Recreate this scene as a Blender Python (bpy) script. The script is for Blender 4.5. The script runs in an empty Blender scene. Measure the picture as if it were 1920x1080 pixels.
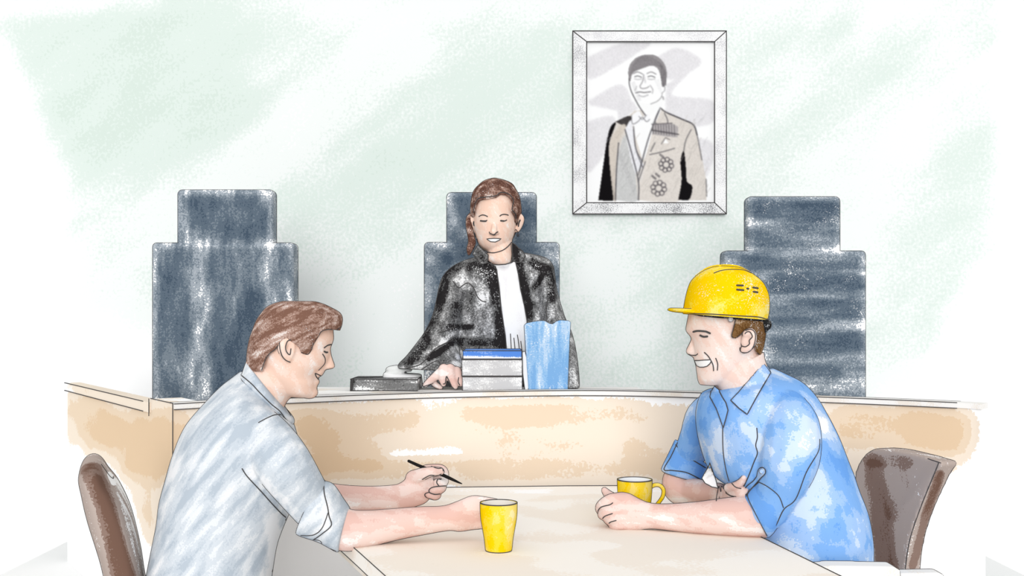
import bpy, bmesh, math, random
import numpy as np
from mathutils import Vector, Matrix
from mathutils.bvhtree import BVHTree
from mathutils.geometry import delaunay_2d_cdt

# ------------------------------------------------------------------ camera, light, exposure
SC = bpy.context.scene
COL = SC.collection
F, CX, HY, CZ = 2000.0, 960.0, 600.0, 1.245       # focal length in px, principal column, horizon row, eye height
cam_d = bpy.data.cameras.new('camera'); cam = bpy.data.objects.new('camera', cam_d); COL.objects.link(cam)
cam.location = (0, 0, CZ); cam.rotation_euler = (math.pi / 2, 0, 0)
cam_d.sensor_width = 36.0; cam_d.lens = 36.0 * F / 1920.0; cam_d.shift_y = (HY - 540) / 1920.0
cam_d.clip_start = 0.05
SC.camera = cam
w = bpy.data.worlds.new('soft_light'); SC.world = w; w.use_nodes = True
bg = w.node_tree.nodes['Background']; bg.inputs[0].default_value = (1, 1, 1, 1); bg.inputs[1].default_value = 0.50
def soft_light(name, energy, angle, rx, rz, loc):
    d = bpy.data.lights.new(name, 'SUN'); d.energy = energy; d.angle = math.radians(angle)
    o = bpy.data.objects.new(name, d); COL.objects.link(o); o.location = loc
    o.rotation_euler = (math.radians(rx), 0, math.radians(rz))
soft_light('fill_sun_front', 1.75, 28, 80, -2, (0, -2, 2.6))       # added low fill sun from the viewer's side, no such source in the room
soft_light('fill_sun_above', 1.1, 120, 22, 0, (0, 1, 4))          # added soft overhead fill sun that brightens the table and other tops
SC.view_settings.view_transform = 'Standard'; SC.view_settings.look = 'None'
SC.view_settings.gamma = 1.0; SC.view_settings.use_curve_mapping = False
SC.view_settings.exposure = 0.09
LIT = 1.17                                          # how bright a white surface comes out; albedos are divided by it
CAM = Vector((0, 0, CZ))

# ------------------------------------------------------------------ geometry helpers
def P(px, py, d):
    return Vector(((px - CX) / F * d, d, CZ - (py - HY) / F * d))
class Frame:
    """A vertical plane of symmetry of a figure: passes through a point, turned to face along a sight line."""
    def __init__(s, px, d):
        s.n = Vector(((px - CX) / F, 1, 0)).normalized(); s.o = P(px, HY, d) - CAM
    def p(s, px, py, off=0.0):
        r = Vector(((px - CX) / F, 1, -(py - HY) / F))
        return CAM + r * ((s.o.dot(s.n) + off) / r.dot(s.n))
FLAT = lambda d: Frame(CX, d)
def topx(co):
    co = np.asarray(co); d = np.maximum(co[:, 1], .01)
    return CX + co[:, 0] / d * F, HY - (co[:, 2] - CZ) / d * F
def catmull(rows, sub):
    a = np.array(rows, float); n = len(a); out = []
    for i in range(n - 1):
        p0, p1, p2, p3 = a[max(i - 1, 0)], a[i], a[i + 1], a[min(i + 2, n - 1)]
        for k in range(sub):
            t = k / sub
            out.append(.5 * ((2 * p1) + (p2 - p0) * t + (2 * p0 - 5 * p1 + 4 * p2 - p3) * t * t + (3 * p1 - p0 - 3 * p2 + p3) * t ** 3))
    out.append(a[-1]); return np.array(out)
def rings_to_geo(rings, cap0=True, cap1=True):
    m, n = len(rings), len(rings[0]); V = [tuple(v) for r in rings for v in r]; Fc = []
    for i in range(m - 1):
        for j in range(n):
            k = (j + 1) % n
            Fc.append((i * n + j, i * n + k, (i + 1) * n + k, (i + 1) * n + j))
    if cap0:
        V.append(tuple(np.mean(rings[0], axis=0))); c = len(V) - 1
        Fc += [(c, (j + 1) % n, j) for j in range(n)]
    if cap1:
        V.append(tuple(np.mean(rings[-1], axis=0))); c = len(V) - 1; b = (m - 1) * n
        Fc += [(c, b + j, b + (j + 1) % n) for j in range(n)]
    return V, Fc
def loft(fr, secs, n=40, sub=6, e=2.0, caps=(True, True)):
    """secs: ((xa,ya),(xb,yb), off, half_depth) - traced width between two outline points, given depth across"""
    rows = []
    for s in secs:
        a = fr.p(*s[0], s[2]); b = fr.p(*s[1], s[2]); rows.append([*a, *b, s[3]])
    rows = catmull(rows, sub); th = np.linspace(0, 2 * np.pi, n, endpoint=False)
    c = np.sign(np.cos(th)) * np.abs(np.cos(th)) ** (2 / e); s_ = np.sign(np.sin(th)) * np.abs(np.sin(th)) ** (2 / e)
    nv = np.array(fr.n); rings = []
    for r in rows:
        a, b, h = r[:3], r[3:6], max(r[6], .001)
        rings.append((a + b) / 2 + np.outer(c, (b - a) / 2) + np.outer(s_, nv * h))
    return rings_to_geo(rings, *caps)
def tube(pts, n=16, sub=5, flat=1.0):
    """pts: (Vector, radius in metres)"""
    rows = catmull([[*p, r] for p, r in pts], sub) if len(pts) > 2 else np.array([[*p, r] for p, r in pts])
    c = rows[:, :3]; rad = rows[:, 3]
    t = np.gradient(c, axis=0); t /= np.linalg.norm(t, axis=1)[:, None] + 1e-12
    u = np.cross(t[0], [0.31, .17, .93]); u /= np.linalg.norm(u)
    th = np.linspace(0, 2 * np.pi, n, endpoint=False); rings = []
    def ring(ce, tt, uu, r):
        v = np.cross(tt, uu); return ce + np.outer(np.cos(th), uu * r) + np.outer(np.sin(th), v * r)
    us = []
    for i in range(len(c)):
        u = u - t[i] * np.dot(u, t[i]); u /= np.linalg.norm(u); us.append(u)
    for a in (80, 55, 28):
        rings.append(ring(c[0] - t[0] * rad[0] * math.sin(math.radians(a)), t[0], us[0], rad[0] * math.cos(math.radians(a))))
    for i in range(len(c)): rings.append(ring(c[i], t[i], us[i], rad[i]))
    for a in (28, 55, 80):
        rings.append(ring(c[-1] + t[-1] * rad[-1] * math.sin(math.radians(a)), t[-1], us[-1], rad[-1] * math.cos(math.radians(a))))
    return rings_to_geo(rings)
def ptube(fr, pts, **k):
    """pts: (px, py, depth offset, radius in px)"""
    out = []
    for x, y, o, r in pts:
        p = fr.p(x, y, o); out.append((p, r * p.y / F))
    return tube(out, **k)
def blob(c, ax, ay, az, n=20):
    rings = []
    for i in range(1, n):
        a = math.pi * i / n
        rings.append(np.array([np.array(c) + np.array(ax) * math.sin(a) * math.cos(t) + np.array(ay) * math.sin(a) * math.sin(t) + np.array(az) * math.cos(a) for t in np.linspace(0, 2 * np.pi, 24, endpoint=False)]))
    return rings_to_geo(rings)
def rbox(lo, hi, r=.006, step=.02):
    lo, hi = np.array(lo, float), np.array(hi, float); c = (lo + hi) / 2; h = (hi - lo) / 2; r = min(r, h.min() * .95)
    bm = bmesh.new(); V = []; Fc = []
    for ax in range(3):
        for sg in (-1, 1):
            u, v = (ax + 1) % 3, (ax + 2) % 3
            def ticks(hh):
                k = max(2, min(90, int(2 * hh / step)))
                e = [-hh + r * t for t in (0, .25, .5, .75, 1)]
                return np.array(e[:-1] + list(np.linspace(-hh + r, hh - r, k)) + [-x for x in e[:-1]][::-1])
            tu, tv = ticks(h[u]), ticks(h[v]); b = len(V)
            for a in tu:
                for d in tv:
                    p = np.zeros(3); p[ax] = sg * h[ax]; p[u] = a; p[v] = d
                    q = np.clip(p, -(h - r), h - r); dv = p - q; L = np.linalg.norm(dv)
                    V.append(tuple(c + q + dv / L * r))
            nu, nv = len(tu), len(tv)
            for i in range(nu - 1):
                for j in range(nv - 1):
                    f = (b + i * nv + j, b + (i + 1) * nv + j, b + (i + 1) * nv + j + 1, b + i * nv + j + 1)
                    Fc.append(f if sg > 0 else f[::-1])
    return weld(V, Fc)
def weld(V, Fc, d=1e-5):
    bm = bmesh.new(); vs = [bm.verts.new(v) for v in V]
    for f in Fc:
        try: bm.faces.new([vs[i] for i in f])
        except ValueError: pass
    bmesh.ops.remove_doubles(bm, verts=bm.verts, dist=d)
    bm.verts.ensure_lookup_table(); bm.verts.index_update()
    out = [tuple(v.co) for v in bm.verts], [tuple(v.index for v in f.verts) for f in bm.faces]
    bm.free(); return out
def prism(front, vec, step=None):
    """a polygon (world points) given real thickness along vec"""
    n = len(front); V = [tuple(p) for p in front] + [tuple(Vector(p) + vec) for p in front]
    Fc = [tuple(range(n)), tuple(range(2 * n - 1, n - 1, -1))]
    Fc += [(j, j + n, (j + 1) % n + n, (j + 1) % n) for j in range(n)]
    return V, Fc
def join(*geos):
    V, Fc = [], []
    for v, f in geos:
        b = len(V); V += list(v); Fc += [tuple(i + b for i in q) for q in f]
    return V, Fc
def mesh_from(V, Fc, name='m'):
    me = bpy.data.meshes.new(name); me.from_pydata([tuple(v) for v in V], [], Fc); me.update()
    bm = bmesh.new(); bm.from_mesh(me); bmesh.ops.recalc_face_normals(bm, faces=bm.faces); bm.to_mesh(me); bm.free()
    return me
def eval_mods(me, mods):
    o = bpy.data.objects.new('tmp', me); COL.objects.link(o)
    for kind, props in mods:
        m = o.modifiers.new(kind, kind)
        for k, v in props.items(): setattr(m, k, v)
    dg = bpy.context.evaluated_depsgraph_get(); r = bpy.data.meshes.new_from_object(o.evaluated_get(dg))
    bpy.data.objects.remove(o); return r
def arrays(me):
    V = np.empty(len(me.vertices) * 3); me.vertices.foreach_get('co', V)
    return V.reshape(-1, 3)
def smooth_mesh(me, it, lam=.5):
    V = arrays(me); E = np.empty(len(me.edges) * 2, int); me.edges.foreach_get('vertices', E); E = E.reshape(-1, 2)
    deg = np.bincount(E.ravel(), minlength=len(V))[:, None].astype(float)
    for i in range(it):
        for l in (lam, -lam * 1.02):                    # keeps the volume
            S = np.zeros_like(V)
            for k in range(3):
                S[:, k] = np.bincount(E[:, 0], V[E[:, 1], k], len(V)) + np.bincount(E[:, 1], V[E[:, 0], k], len(V))
            V = V + l * (S / np.maximum(deg, 1) - V)
    me.vertices.foreach_set('co', V.ravel()); me.update()
def unify(geos, voxel=.004, it=6):
    """several closed volumes grown into ONE continuous surface"""
    me = mesh_from(*join(*geos))
    me = eval_mods(me, [('REMESH', dict(mode='VOXEL', voxel_size=voxel, adaptivity=0.0))])
    smooth_mesh(me, it); return me
def boolean(me, geo, op):
    a = bpy.data.objects.new('a', me); b = bpy.data.objects.new('b', mesh_from(*geo)); COL.objects.link(a); COL.objects.link(b)
    m = a.modifiers.new('b', 'BOOLEAN'); m.operation = op; m.object = b; m.solver = 'EXACT'
    dg = bpy.context.evaluated_depsgraph_get(); r = bpy.data.meshes.new_from_object(a.evaluated_get(dg))
    bpy.data.objects.remove(a); bpy.data.objects.remove(b); return r

# ------------------------------------------------------------------ objects, ink lines
PEND = {}
def thing(name, loc, label, cat, group=None):
    o = bpy.data.objects.new(name, None); COL.objects.link(o); o.location = loc; o.empty_display_size = .05
    o['label'] = label; o['category'] = cat
    if group: o['group'] = group
    return o
def origin(o):
    v = Vector(o.location)
    return v + origin(o.parent) if o.parent else v
def part(name, me, mat, parent=None, base=None, label=None, smooth=True):
    """me in world coordinates (mesh or (V,F)); linked as ONE mesh object under its thing"""
    if isinstance(me, tuple): me = mesh_from(*me, name)
    me.name = name
    o = bpy.data.objects.new(name, me); COL.objects.link(o)
    off = Vector(base) if base is not None else Vector((0, 0, 0))
    if parent is not None: o.parent = parent; off = origin(parent)
    else: o.location = off
    me.transform(Matrix.Translation(-off))
    me.materials.clear()
    for m in (mat if isinstance(mat, (list, tuple)) else [mat]): me.materials.append(m)
    me.polygons.foreach_set('use_smooth', [smooth] * len(me.polygons))
    if label: o['label'] = label
    o_off[o.name] = off
    return o
o_off = {}
def single(name, me, mat, base, label, cat, group=None, smooth=True):
    o = part(name, me, mat, None, base, label, smooth); o['category'] = cat
    if group: o['group'] = group
    return o
def struct(name, me, mat, smooth=False):
    o = part(name, me, mat, None, None, None, smooth); o['kind'] = 'structure'; return o
def world_verts(o): return arrays(o.data) + np.array(o_off[o.name])
BV = {}
def bvh(o):
    if o.name not in BV:
        BV[o.name] = BVHTree.FromPolygons([Vector(v) for v in world_verts(o)], [tuple(p.vertices) for p in o.data.polygons])
    return BV[o.name]
def cast(objs, px, py):
    r = Vector(((px - CX) / F, 1, -(py - HY) / F)).normalized(); best = None
    for o in objs:
        h = bvh(o).ray_cast(CAM, r)
        if h[0] is not None and (best is None or h[3] < best[1]): best = (h[0], h[3], h[1])
    return best, r
LW = 1.05                                            # half width of an ink line, px
def add_line(o, pts, w):
    if len(pts) < 2: return
    rad = [w * p.y / F for p in pts]
    PEND.setdefault(o.name, []).append(tube([(p, r) for p, r in zip(pts, rad)], n=5, sub=1))
def ink(o, px, w=LW * .88, on=None, jump=.02, smooth=True):
    """a drawn line lying on the surface of o, traced through px points"""
    objs = [o] + list(on or [])
    a = catmull(px, 8) if smooth and len(px) > 2 else np.array(px, float)
    L = [a[0]]
    for p, q in zip(a[:-1], a[1:]):
        k = max(1, int(np.hypot(*(q - p)) / 3))
        for t in range(1, k + 1): L.append(p + (q - p) * t / k)
    run = []; last = None
    for x, y in L:
        h, r = cast(objs, x, y)
        if h is None or (last is not None and abs(h[1] - last) > jump):
            add_line(o, run, w); run = []; last = None
            if h is None: continue
        last = h[1]; run.append(h[0] - r * w * h[0].y / F * .7)
    add_line(o, run, w)
def contour(o, w=LW, minlen=.02, sm=2):
    """the ink contour of a rounded form: tubes along the crest line of its surface"""
    me = o.data; me.calc_loop_triangles()
    V = world_verts(o); nrm = np.empty(len(V) * 3); me.vertices.foreach_get('normal', nrm); nrm = nrm.reshape(-1, 3)
    T = np.empty(len(me.loop_triangles) * 3, int); me.loop_triangles.foreach_get('vertices', T); T = T.reshape(-1, 3)
    D = V - np.array(CAM); D /= np.linalg.norm(D, axis=1)[:, None]; g = (nrm * D).sum(1) + 1e-9
    sgn = g > 0; mix = T[(sgn[T].any(1)) & (~sgn[T].all(1))]
    nodes = {}; link = {}
    def node(i, j):
        k = (i, j) if i < j else (j, i)
        if k not in nodes:
            t = g[k[0]] / (g[k[0]] - g[k[1]]); nodes[k] = (V[k[0]] * (1 - t) + V[k[1]] * t, nrm[k[0]] * (1 - t) + nrm[k[1]] * t)
        return k
    for t in mix:
        ks = [node(t[a], t[b]) for a, b in ((0, 1), (1, 2), (2, 0)) if sgn[t[a]] != sgn[t[b]]]
        if len(ks) == 2:
            link.setdefault(ks[0], []).append(ks[1]); link.setdefault(ks[1], []).append(ks[0])
    seen = set(); tree = bvh(o)
    starts = [k for k in link if len(link[k]) == 1] + list(link)
    for s in starts:
        if s in seen: continue
        ch = [s]; seen.add(s); cur = s
        while True:
            nx = [k for k in link[cur] if k not in seen]
            if not nx: break
            cur = nx[0]; seen.add(cur); ch.append(cur)
        closed = len(ch) > 4 and ch[0] in link[ch[-1]]
        pts = np.array([nodes[k][0] for k in ch]); nn = np.array([nodes[k][1] for k in ch])
        if closed: pts = np.vstack([pts, pts[:3]]); nn = np.vstack([nn, nn[:3]])
        for _ in range(sm):
            if len(pts) > 4: pts[1:-1] = (pts[:-2] + 2 * pts[1:-1] + pts[2:]) / 4
        run = []; runs = []
        for p, n_ in zip(pts, nn):
            q = Vector(p) + Vector(n_).normalized() * .0012; dv = q - CAM; L = dv.length
            h = tree.ray_cast(CAM, dv / L, L - .003)
            if h[0] is None: run.append(Vector(p))
            elif run: runs.append(run); run = []
        if run: runs.append(run)
        for run in runs:
            if len(run) < 3: continue
            ln = sum((a - b).length for a, b in zip(run[:-1], run[1:]))
            if ln < minlen: continue
            thin = [run[0]]
            for p in run[1:]:
                if (p - thin[-1]).length > .004: thin.append(p)
            if (run[-1] - thin[-1]).length > 1e-4: thin.append(run[-1])
            add_line(o, thin, w)
def flush():
    for name, geos in PEND.items():
        o = bpy.data.objects[name]; me = o.data; off = o_off[name]
        V, Fc = join(*geos); V = np.array(V) - np.array(off)
        bm = bmesh.new(); bm.from_mesh(me)
        me.materials.append(INK); mi = len(me.materials) - 1
        vs = [bm.verts.new(v) for v in V]
        for f in Fc:
            fa = bm.faces.new([vs[i] for i in f]); fa.material_index = mi; fa.smooth = True
        bm.to_mesh(me); bm.free(); me.update()
def patch(name, px, targets, mat, parent, t=.004, step=4, label=None, lines=True, smooth=True, back=.002, w=LW):
    """a piece of cloth (or teeth, or a flap) that lies on a surface: follows it and has its own thickness"""
    a = catmull(list(px) + [px[0]], 5)[:-1] if smooth else np.array(px, float)
    B = []
    for p, q in zip(a, np.roll(a, -1, axis=0)):
        k = max(1, int(np.hypot(*(q - p)) / step))
        for i in range(k): B.append(p + (q - p) * i / k)
    nb = len(B); B = np.array(B)
    def inside(x, y):
        c = False; j = nb - 1
        for i in range(nb):
            if (B[i, 1] > y) != (B[j, 1] > y) and x < (B[j, 0] - B[i, 0]) * (y - B[i, 1]) / (B[j, 1] - B[i, 1]) + B[i, 0]: c = not c
            j = i
        return c
    pts = [Vector(b) for b in B]
    for x in np.arange(B[:, 0].min() + step / 2, B[:, 0].max(), step):
        for y in np.arange(B[:, 1].min() + step / 2, B[:, 1].max(), step):
            if inside(x, y) and np.min(np.hypot(B[:, 0] - x, B[:, 1] - y)) > step * .5: pts.append(Vector((x, y)))
    vv, ee, ff, *_ = delaunay_2d_cdt(pts, [(i, (i + 1) % nb) for i in range(nb)], [], 1, 1e-4)
    dist = []; rays = []
    for v in vv:
        h, r = cast(targets, v.x, v.y); dist.append(h[1] if h else None); rays.append(r)
    good = [i for i, d in enumerate(dist) if d is not None]
    med = np.median([dist[i] for i in good])
    good = [i for i in good if abs(dist[i] - med) < .14]
    for i, d in enumerate(dist):
        if d is None or abs(d - med) >= .14:
            j = min(good, key=lambda k: (vv[k] - vv[i]).length_squared); dist[i] = dist[j]
    n = len(vv); fr = [CAM + rays[i] * (dist[i] - t) for i in range(n)]; bk = [CAM + rays[i] * (dist[i] + back) for i in range(n)]
    V = fr + bk; Fc = [tuple(f) for f in ff] + [tuple(i + n for i in reversed(f)) for f in ff]
    cnt = {}
    for f in ff:
        for i in range(len(f)):
            e = (f[i], f[(i + 1) % len(f)]); cnt[e] = cnt.get(e, 0) + 1
    be = [e for e in cnt if (e[1], e[0]) not in cnt]
    for e in be: Fc.append((e[1], e[0], e[0] + n, e[1] + n))
    o = part(name, (V, Fc), mat, parent, label=label)
    if lines:
        nx = dict(be); s = be[0][0]; ch = [s]; c = nx[s]
        while c != s and len(ch) < 5000: ch.append(c); c = nx.get(c, s)
        ch.append(s); add_line(o, [fr[i] for i in ch], w)
    return o
def strokes(o, items, base=0.0):
    """pigment laid on a surface in strokes: (points px, half width px, amount)"""
    V = world_verts(o); x, y = topx(V); v = np.full(len(V), base, float)
    for pts, wd, am in items:
        d = np.full(len(V), 1e9)
        if len(pts) == 1: d = np.hypot(x - pts[0][0], y - pts[0][1])
        for (x0, y0), (x1, y1) in zip(pts[:-1], pts[1:]):
            L = (x1 - x0) ** 2 + (y1 - y0) ** 2 + 1e-9; t = np.clip(((x - x0) * (x1 - x0) + (y - y0) * (y1 - y0)) / L, 0, 1)
            d = np.minimum(d, np.hypot(x - x0 - t * (x1 - x0), y - y0 - t * (y1 - y0)))
        k = np.clip(1.5 - d / wd, 0, 1); k = k * k * (3 - 2 * k); v += am * k
    at = o.data.attributes.new('pigment', 'FLOAT', 'POINT'); at.data.foreach_set('value', v.astype(np.float32))

# ------------------------------------------------------------------ materials: chalk, crayon and wash
def lin(c):
    return [((v / 255) / 12.92 if v <= 10 else ((v / 255 + .055) / 1.055) ** 2.4) for v in c]
def alb(c, k=None):
    return [min(.97, x / (k or LIT)) for x in lin(c)] + [1]
MATS = {}
def crayon(name, stops, scale=12, nw=1.0, grain=.3, gscale=330, pig=0.0, bias=.5, stretch=(1, 1, 1), rot=(0, 0, 0), speck=0.0, detail=3, seed=0.0, rough=.9, k=None):
    m = bpy.data.materials.new(name); m.use_nodes = True; nt = m.node_tree; N = nt.nodes; L = nt.links
    b = N['Principled BSDF']; b.inputs['Roughness'].default_value = rough; b.inputs['Specular IOR Level'].default_value = 0.0
    tc = N.new('ShaderNodeTexCoord'); mp = N.new('ShaderNodeMapping'); mp.inputs['Scale'].default_value = stretch
    mp.inputs['Location'].default_value = (seed, seed * .7, -seed)
    vr = N.new('ShaderNodeVectorRotate'); vr.rotation_type = 'EULER_XYZ'; vr.inputs['Rotation'].default_value = rot
    L.new(tc.outputs['Object'], vr.inputs['Vector']); L.new(vr.outputs[0], mp.inputs[0])
    n1 = N.new('ShaderNodeTexNoise'); n1.inputs['Scale'].default_value = scale; n1.inputs['Detail'].default_value = detail; L.new(mp.outputs[0], n1.inputs['Vector'])
    n2 = N.new('ShaderNodeTexNoise'); n2.inputs['Scale'].default_value = gscale; n2.inputs['Detail'].default_value = 2; L.new(tc.outputs['Object'], n2.inputs['Vector'])
    def math_(op, a, bb, c=None):
        q = N.new('ShaderNodeMath'); q.operation = op
        for i, s in enumerate((a, bb, c)):
            if s is None: continue
            if isinstance(s, (int, float)): q.inputs[i].default_value = s
            else: L.new(s, q.inputs[i])
        return q.outputs[0]
    v = math_('MULTIPLY_ADD', n1.outputs[0], nw, bias - .5 * nw)
    v2 = math_('MULTIPLY_ADD', n2.outputs[0], grain, -.5 * grain); v = math_('ADD', v, v2)
    if pig:
        at = N.new('ShaderNodeAttribute'); at.attribute_name = 'pigment'; v = math_('MULTIPLY_ADD', at.outputs['Fac'], pig, v)
    rp = N.new('ShaderNodeValToRGB'); cr = rp.color_ramp; cr.interpolation = 'LINEAR'
    while len(cr.elements) > 1: cr.elements.remove(cr.elements[-1])
    cr.elements[0].position = 0; cr.elements[0].color = alb(stops[0][1], k)
    for (p, c), (_, pc) in zip(stops[1:], stops[:-1]):
        e = cr.elements.new(max(0, p - .012)); e.color = alb(pc, k); e = cr.elements.new(min(1, p + .012)); e.color = alb(c, k)
    L.new(v, rp.inputs[0]); out = rp.outputs[0]
    if speck:
        n3 = N.new('ShaderNodeTexNoise'); n3.inputs['Scale'].default_value = gscale * 1.1; n3.inputs['Detail'].default_value = 4; n3.inputs['Roughness'].default_value = .7
        L.new(tc.outputs['Object'], n3.inputs['Vector'])
        n4 = N.new('ShaderNodeTexNoise'); n4.inputs['Scale'].default_value = 14; L.new(tc.outputs['Object'], n4.inputs['Vector'])
        k = math_('MULTIPLY_ADD', n4.outputs[0], .5, n3.outputs[0]); k = math_('SUBTRACT', k, .93 - speck); k = math_('MULTIPLY', k, 14)
        q = N.new('ShaderNodeMath'); q.operation = 'MULTIPLY'; q.use_clamp = True; L.new(k, q.inputs[0]); q.inputs[1].default_value = 1
        mx = N.new('ShaderNodeMix'); mx.data_type = 'RGBA'; L.new(q.outputs[0], mx.inputs[0]); L.new(out, mx.inputs[6]); mx.inputs[7].default_value = alb((252, 252, 252)); out = mx.outputs[2]
    L.new(out, b.inputs['Base Color']); MATS[name] = m; return m
def plain(name, c, rough=.9):
    m = bpy.data.materials.new(name); m.use_nodes = True; b = m.node_tree.nodes['Principled BSDF']
    b.inputs['Base Color'].default_value = alb(c); b.inputs['Roughness'].default_value = rough; b.inputs['Specular IOR Level'].default_value = 0
    return m
R = math.radians
WHITE = (255, 255, 255)
INK = plain('ink', (84, 82, 82))
BLACK = plain('black_ink', (38, 36, 36))
M_WALL = crayon('chalk_green_wall', [(0, WHITE), (.16, (247, 251, 249)), (.48, (241, 248, 244)), (.56, (234, 243, 238)), (.68, (227, 239, 232)), (.95, (219, 233, 224))], 3.0, nw=.7, grain=.85, gscale=75, pig=1, bias=0, stretch=(1, 1, 2.4), rot=(0, R(35), 0), detail=4, k=1.24)
M_FLOOR = plain('white_floor', WHITE)
WOOD = [(0, WHITE), (.3, (240, 226, 209)), (.66, (232, 211, 186)), (1.02, (226, 199, 167))]
M_BENCH = crayon('pale_wood_wash', WOOD, 5, nw=.75, grain=.35, gscale=120, pig=1, bias=0, stretch=(1, 1, 1.6), k=1.06)
M_CAP = crayon('pale_cap_wash', [(0, (252, 250, 247)), (.5, (246, 238, 228)), (.6, (240, 228, 213))], 6, nw=1, grain=.3, bias=.42)
M_TABLE = crayon('table_wash', [(0, WHITE), (.2, (249, 243, 235)), (.47, (244, 234, 222)), (.7, (239, 227, 211))], 3.2, nw=1.2, grain=.22, gscale=120, pig=1, bias=.5, stretch=(1, 1, 1), detail=2, k=1.03)
M_EDGE = crayon('table_edge_wash', [(0, (247, 238, 226)), (.5, (241, 229, 213))], 9, nw=1, grain=.3)
SLATE = [(0, (250, 250, 250)), (.12, (150, 158, 166)), (.34, (112, 123, 133)), (.55, (86, 99, 112)), (.78, (66, 80, 95))]
M_CH1 = crayon('slate_crayon_upright', SLATE, 14, nw=1.3, grain=.75, gscale=190, pig=.85, bias=.30, stretch=(1.8, 1, .5), speck=.0, k=.98)
M_CH2 = crayon('slate_crayon_blotched', SLATE, 13, nw=1.3, grain=.75, gscale=190, pig=.85, bias=.30, speck=.0, seed=3, k=.98)
M_CH3 = crayon('slate_crayon_level', SLATE, 14, nw=1.1, grain=.85, gscale=190, pig=.85, bias=.33, stretch=(.35, 1, 1.7), speck=.02, seed=5, k=.98)
M_METAL = plain('dark_metal', (70, 74, 80))
BROWN = [(0, (250, 248, 247)), (.1, (176, 161, 153)), (.46, (136, 114, 104)), (.7, (112, 86, 74))]
M_BRCH = crayon('brown_crayon', BROWN, 14, nw=.7, grain=.5, gscale=240, pig=1, bias=.20, stretch=(1, 1, .45), speck=.0, k=1.0)
M_SHIRT_L = crayon('grey_blue_pencil', [(0, (250, 251, 253)), (.3, (236, 240, 244)), (.42, (218, 225, 232)), (.53, (205, 214, 223)), (.63, (190, 201, 212))], 19, nw=1.25, grain=.3, gscale=260, bias=.53, pig=1, stretch=(2.1, 1, .42), rot=(0, R(-40), 0), k=1.22)
M_SHIRT_R = crayon('blue_wash', [(0, (250, 252, 255)), (.25, (205, 223, 247)), (.43, (164, 198, 243)), (.56, (132, 180, 239)), (.72, (112, 166, 235))], 11, nw=1.35, grain=.22, gscale=240, bias=.545, pig=1, stretch=(1, 1, .8), rot=(0, R(20), 0), seed=2, k=1.10)
M_FACE_L = crayon('peach_pencil', [(0, (253, 240, 233)), (.34, (250, 222, 207)), (.5, (247, 212, 193))], 30, nw=1, grain=.35, gscale=260, stretch=(1.5, 1, .6), rot=(0, R(30), 0))
M_FACE_R = crayon('rose_pencil', [(0, (251, 240, 235)), (.36, (248, 227, 217)), (.54, (246, 216, 203))], 30, nw=1, grain=.35, gscale=260, stretch=(1.6, 1, .5), rot=(0, R(35), 0))
M_FACE_J = crayon('warm_pencil', [(0, (253, 240, 232)), (.36, (250, 221, 204)), (.52, (247, 211, 191))], 34, nw=1, grain=.35, gscale=240, stretch=(1.5, 1, .6), rot=(0, R(35), 0))
M_ARM = crayon('rose_wash', [(0, (252, 243, 239)), (.3, (244, 221, 213)), (.46, (238, 206, 196)), (.6, (232, 193, 182))], 16, nw=1.2, grain=.22, gscale=260, pig=1, stretch=(.55, 1, 1.6), rot=(0, R(-12), 0))
M_HAIR_L = crayon('brown_pencil_hair', [(0, (225, 212, 205)), (.3, (188, 160, 148)), (.44, (160, 128, 114)), (.56, (128, 94, 80))], 46, nw=1.25, grain=.6, gscale=300, stretch=(.30, 1, 1.9), rot=(0, R(27), 0), speck=.03)
M_HAIR_R = crayon('dark_brown_pencil_hair', [(0, (190, 165, 140)), (.34, (132, 98, 62)), (.5, (106, 74, 42))], 30, nw=1, grain=.6, speck=.04)
M_HAIR_J = crayon('chestnut_pencil_hair', [(0, (215, 195, 185)), (.3, (160, 128, 114)), (.44, (122, 90, 78)), (.56, (96, 66, 56))], 40, nw=1.1, grain=.7, gscale=230, stretch=(.7, 1, 1.2), rot=(0, R(-25), 0), speck=.05)
M_ROBE = crayon('black_charcoal', [(0, (240, 240, 240)), (.05, (190, 190, 190)), (.2, (142, 142, 142)), (.40, (100, 100, 100)), (.66, (44, 42, 43))], 26, nw=1.3, grain=1.0, gscale=190, pig=1, bias=.34, stretch=(1.2, 1, .8), speck=.03)
M_BIB = crayon('white_chalk', [(0, (253, 253, 253)), (.5, (247, 245, 246)), (.62, (238, 236, 238))], 14, nw=1.2, grain=.3, stretch=(1.8, 1, .4), bias=.45)
M_LINING = crayon('pale_lining', [(0, (252, 252, 252)), (.5, (240, 242, 240))], 18, nw=1, grain=.3, bias=.45)
M_YEL = crayon('yellow_wash', [(0, (255, 240, 175)), (.28, (255, 228, 120)), (.45, (254, 220, 62)), (.58, (254, 213, 10))], 26, nw=1.1, grain=.25, pig=1, bias=.5, stretch=(1, 1, .6))
M_YELHAT = crayon('yellow_crayon', [(0, (255, 252, 235)), (.26, (255, 232, 120)), (.44, (255, 222, 60)), (.52, (255, 210, 8))], 17, nw=1.0, grain=.4, gscale=240, bias=.56, speck=.06, rot=(0, R(20), 0), stretch=(.6, 1, 1.4))
M_CREAM = plain('cream_inside', (244, 237, 227))
M_WHITE = plain('white_paper', WHITE)
M_TEETH = plain('teeth_white', WHITE)
M_STRAP = crayon('black_strap_crayon', [(0, (245, 245, 245)), (.3, (120, 120, 120)), (.42, (40, 40, 40))], 60, nw=1, grain=.8)
M_DARKBOX = crayon('dark_grey_crayon', [(0, (248, 248, 248)), (.3, (150, 150, 150)), (.46, (122, 122, 122)), (.66, (70, 70, 70))], 30, nw=1.2, grain=.7, gscale=200, pig=1, bias=.40, k=1.0, stretch=(.3, 1, 1.6))
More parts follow.
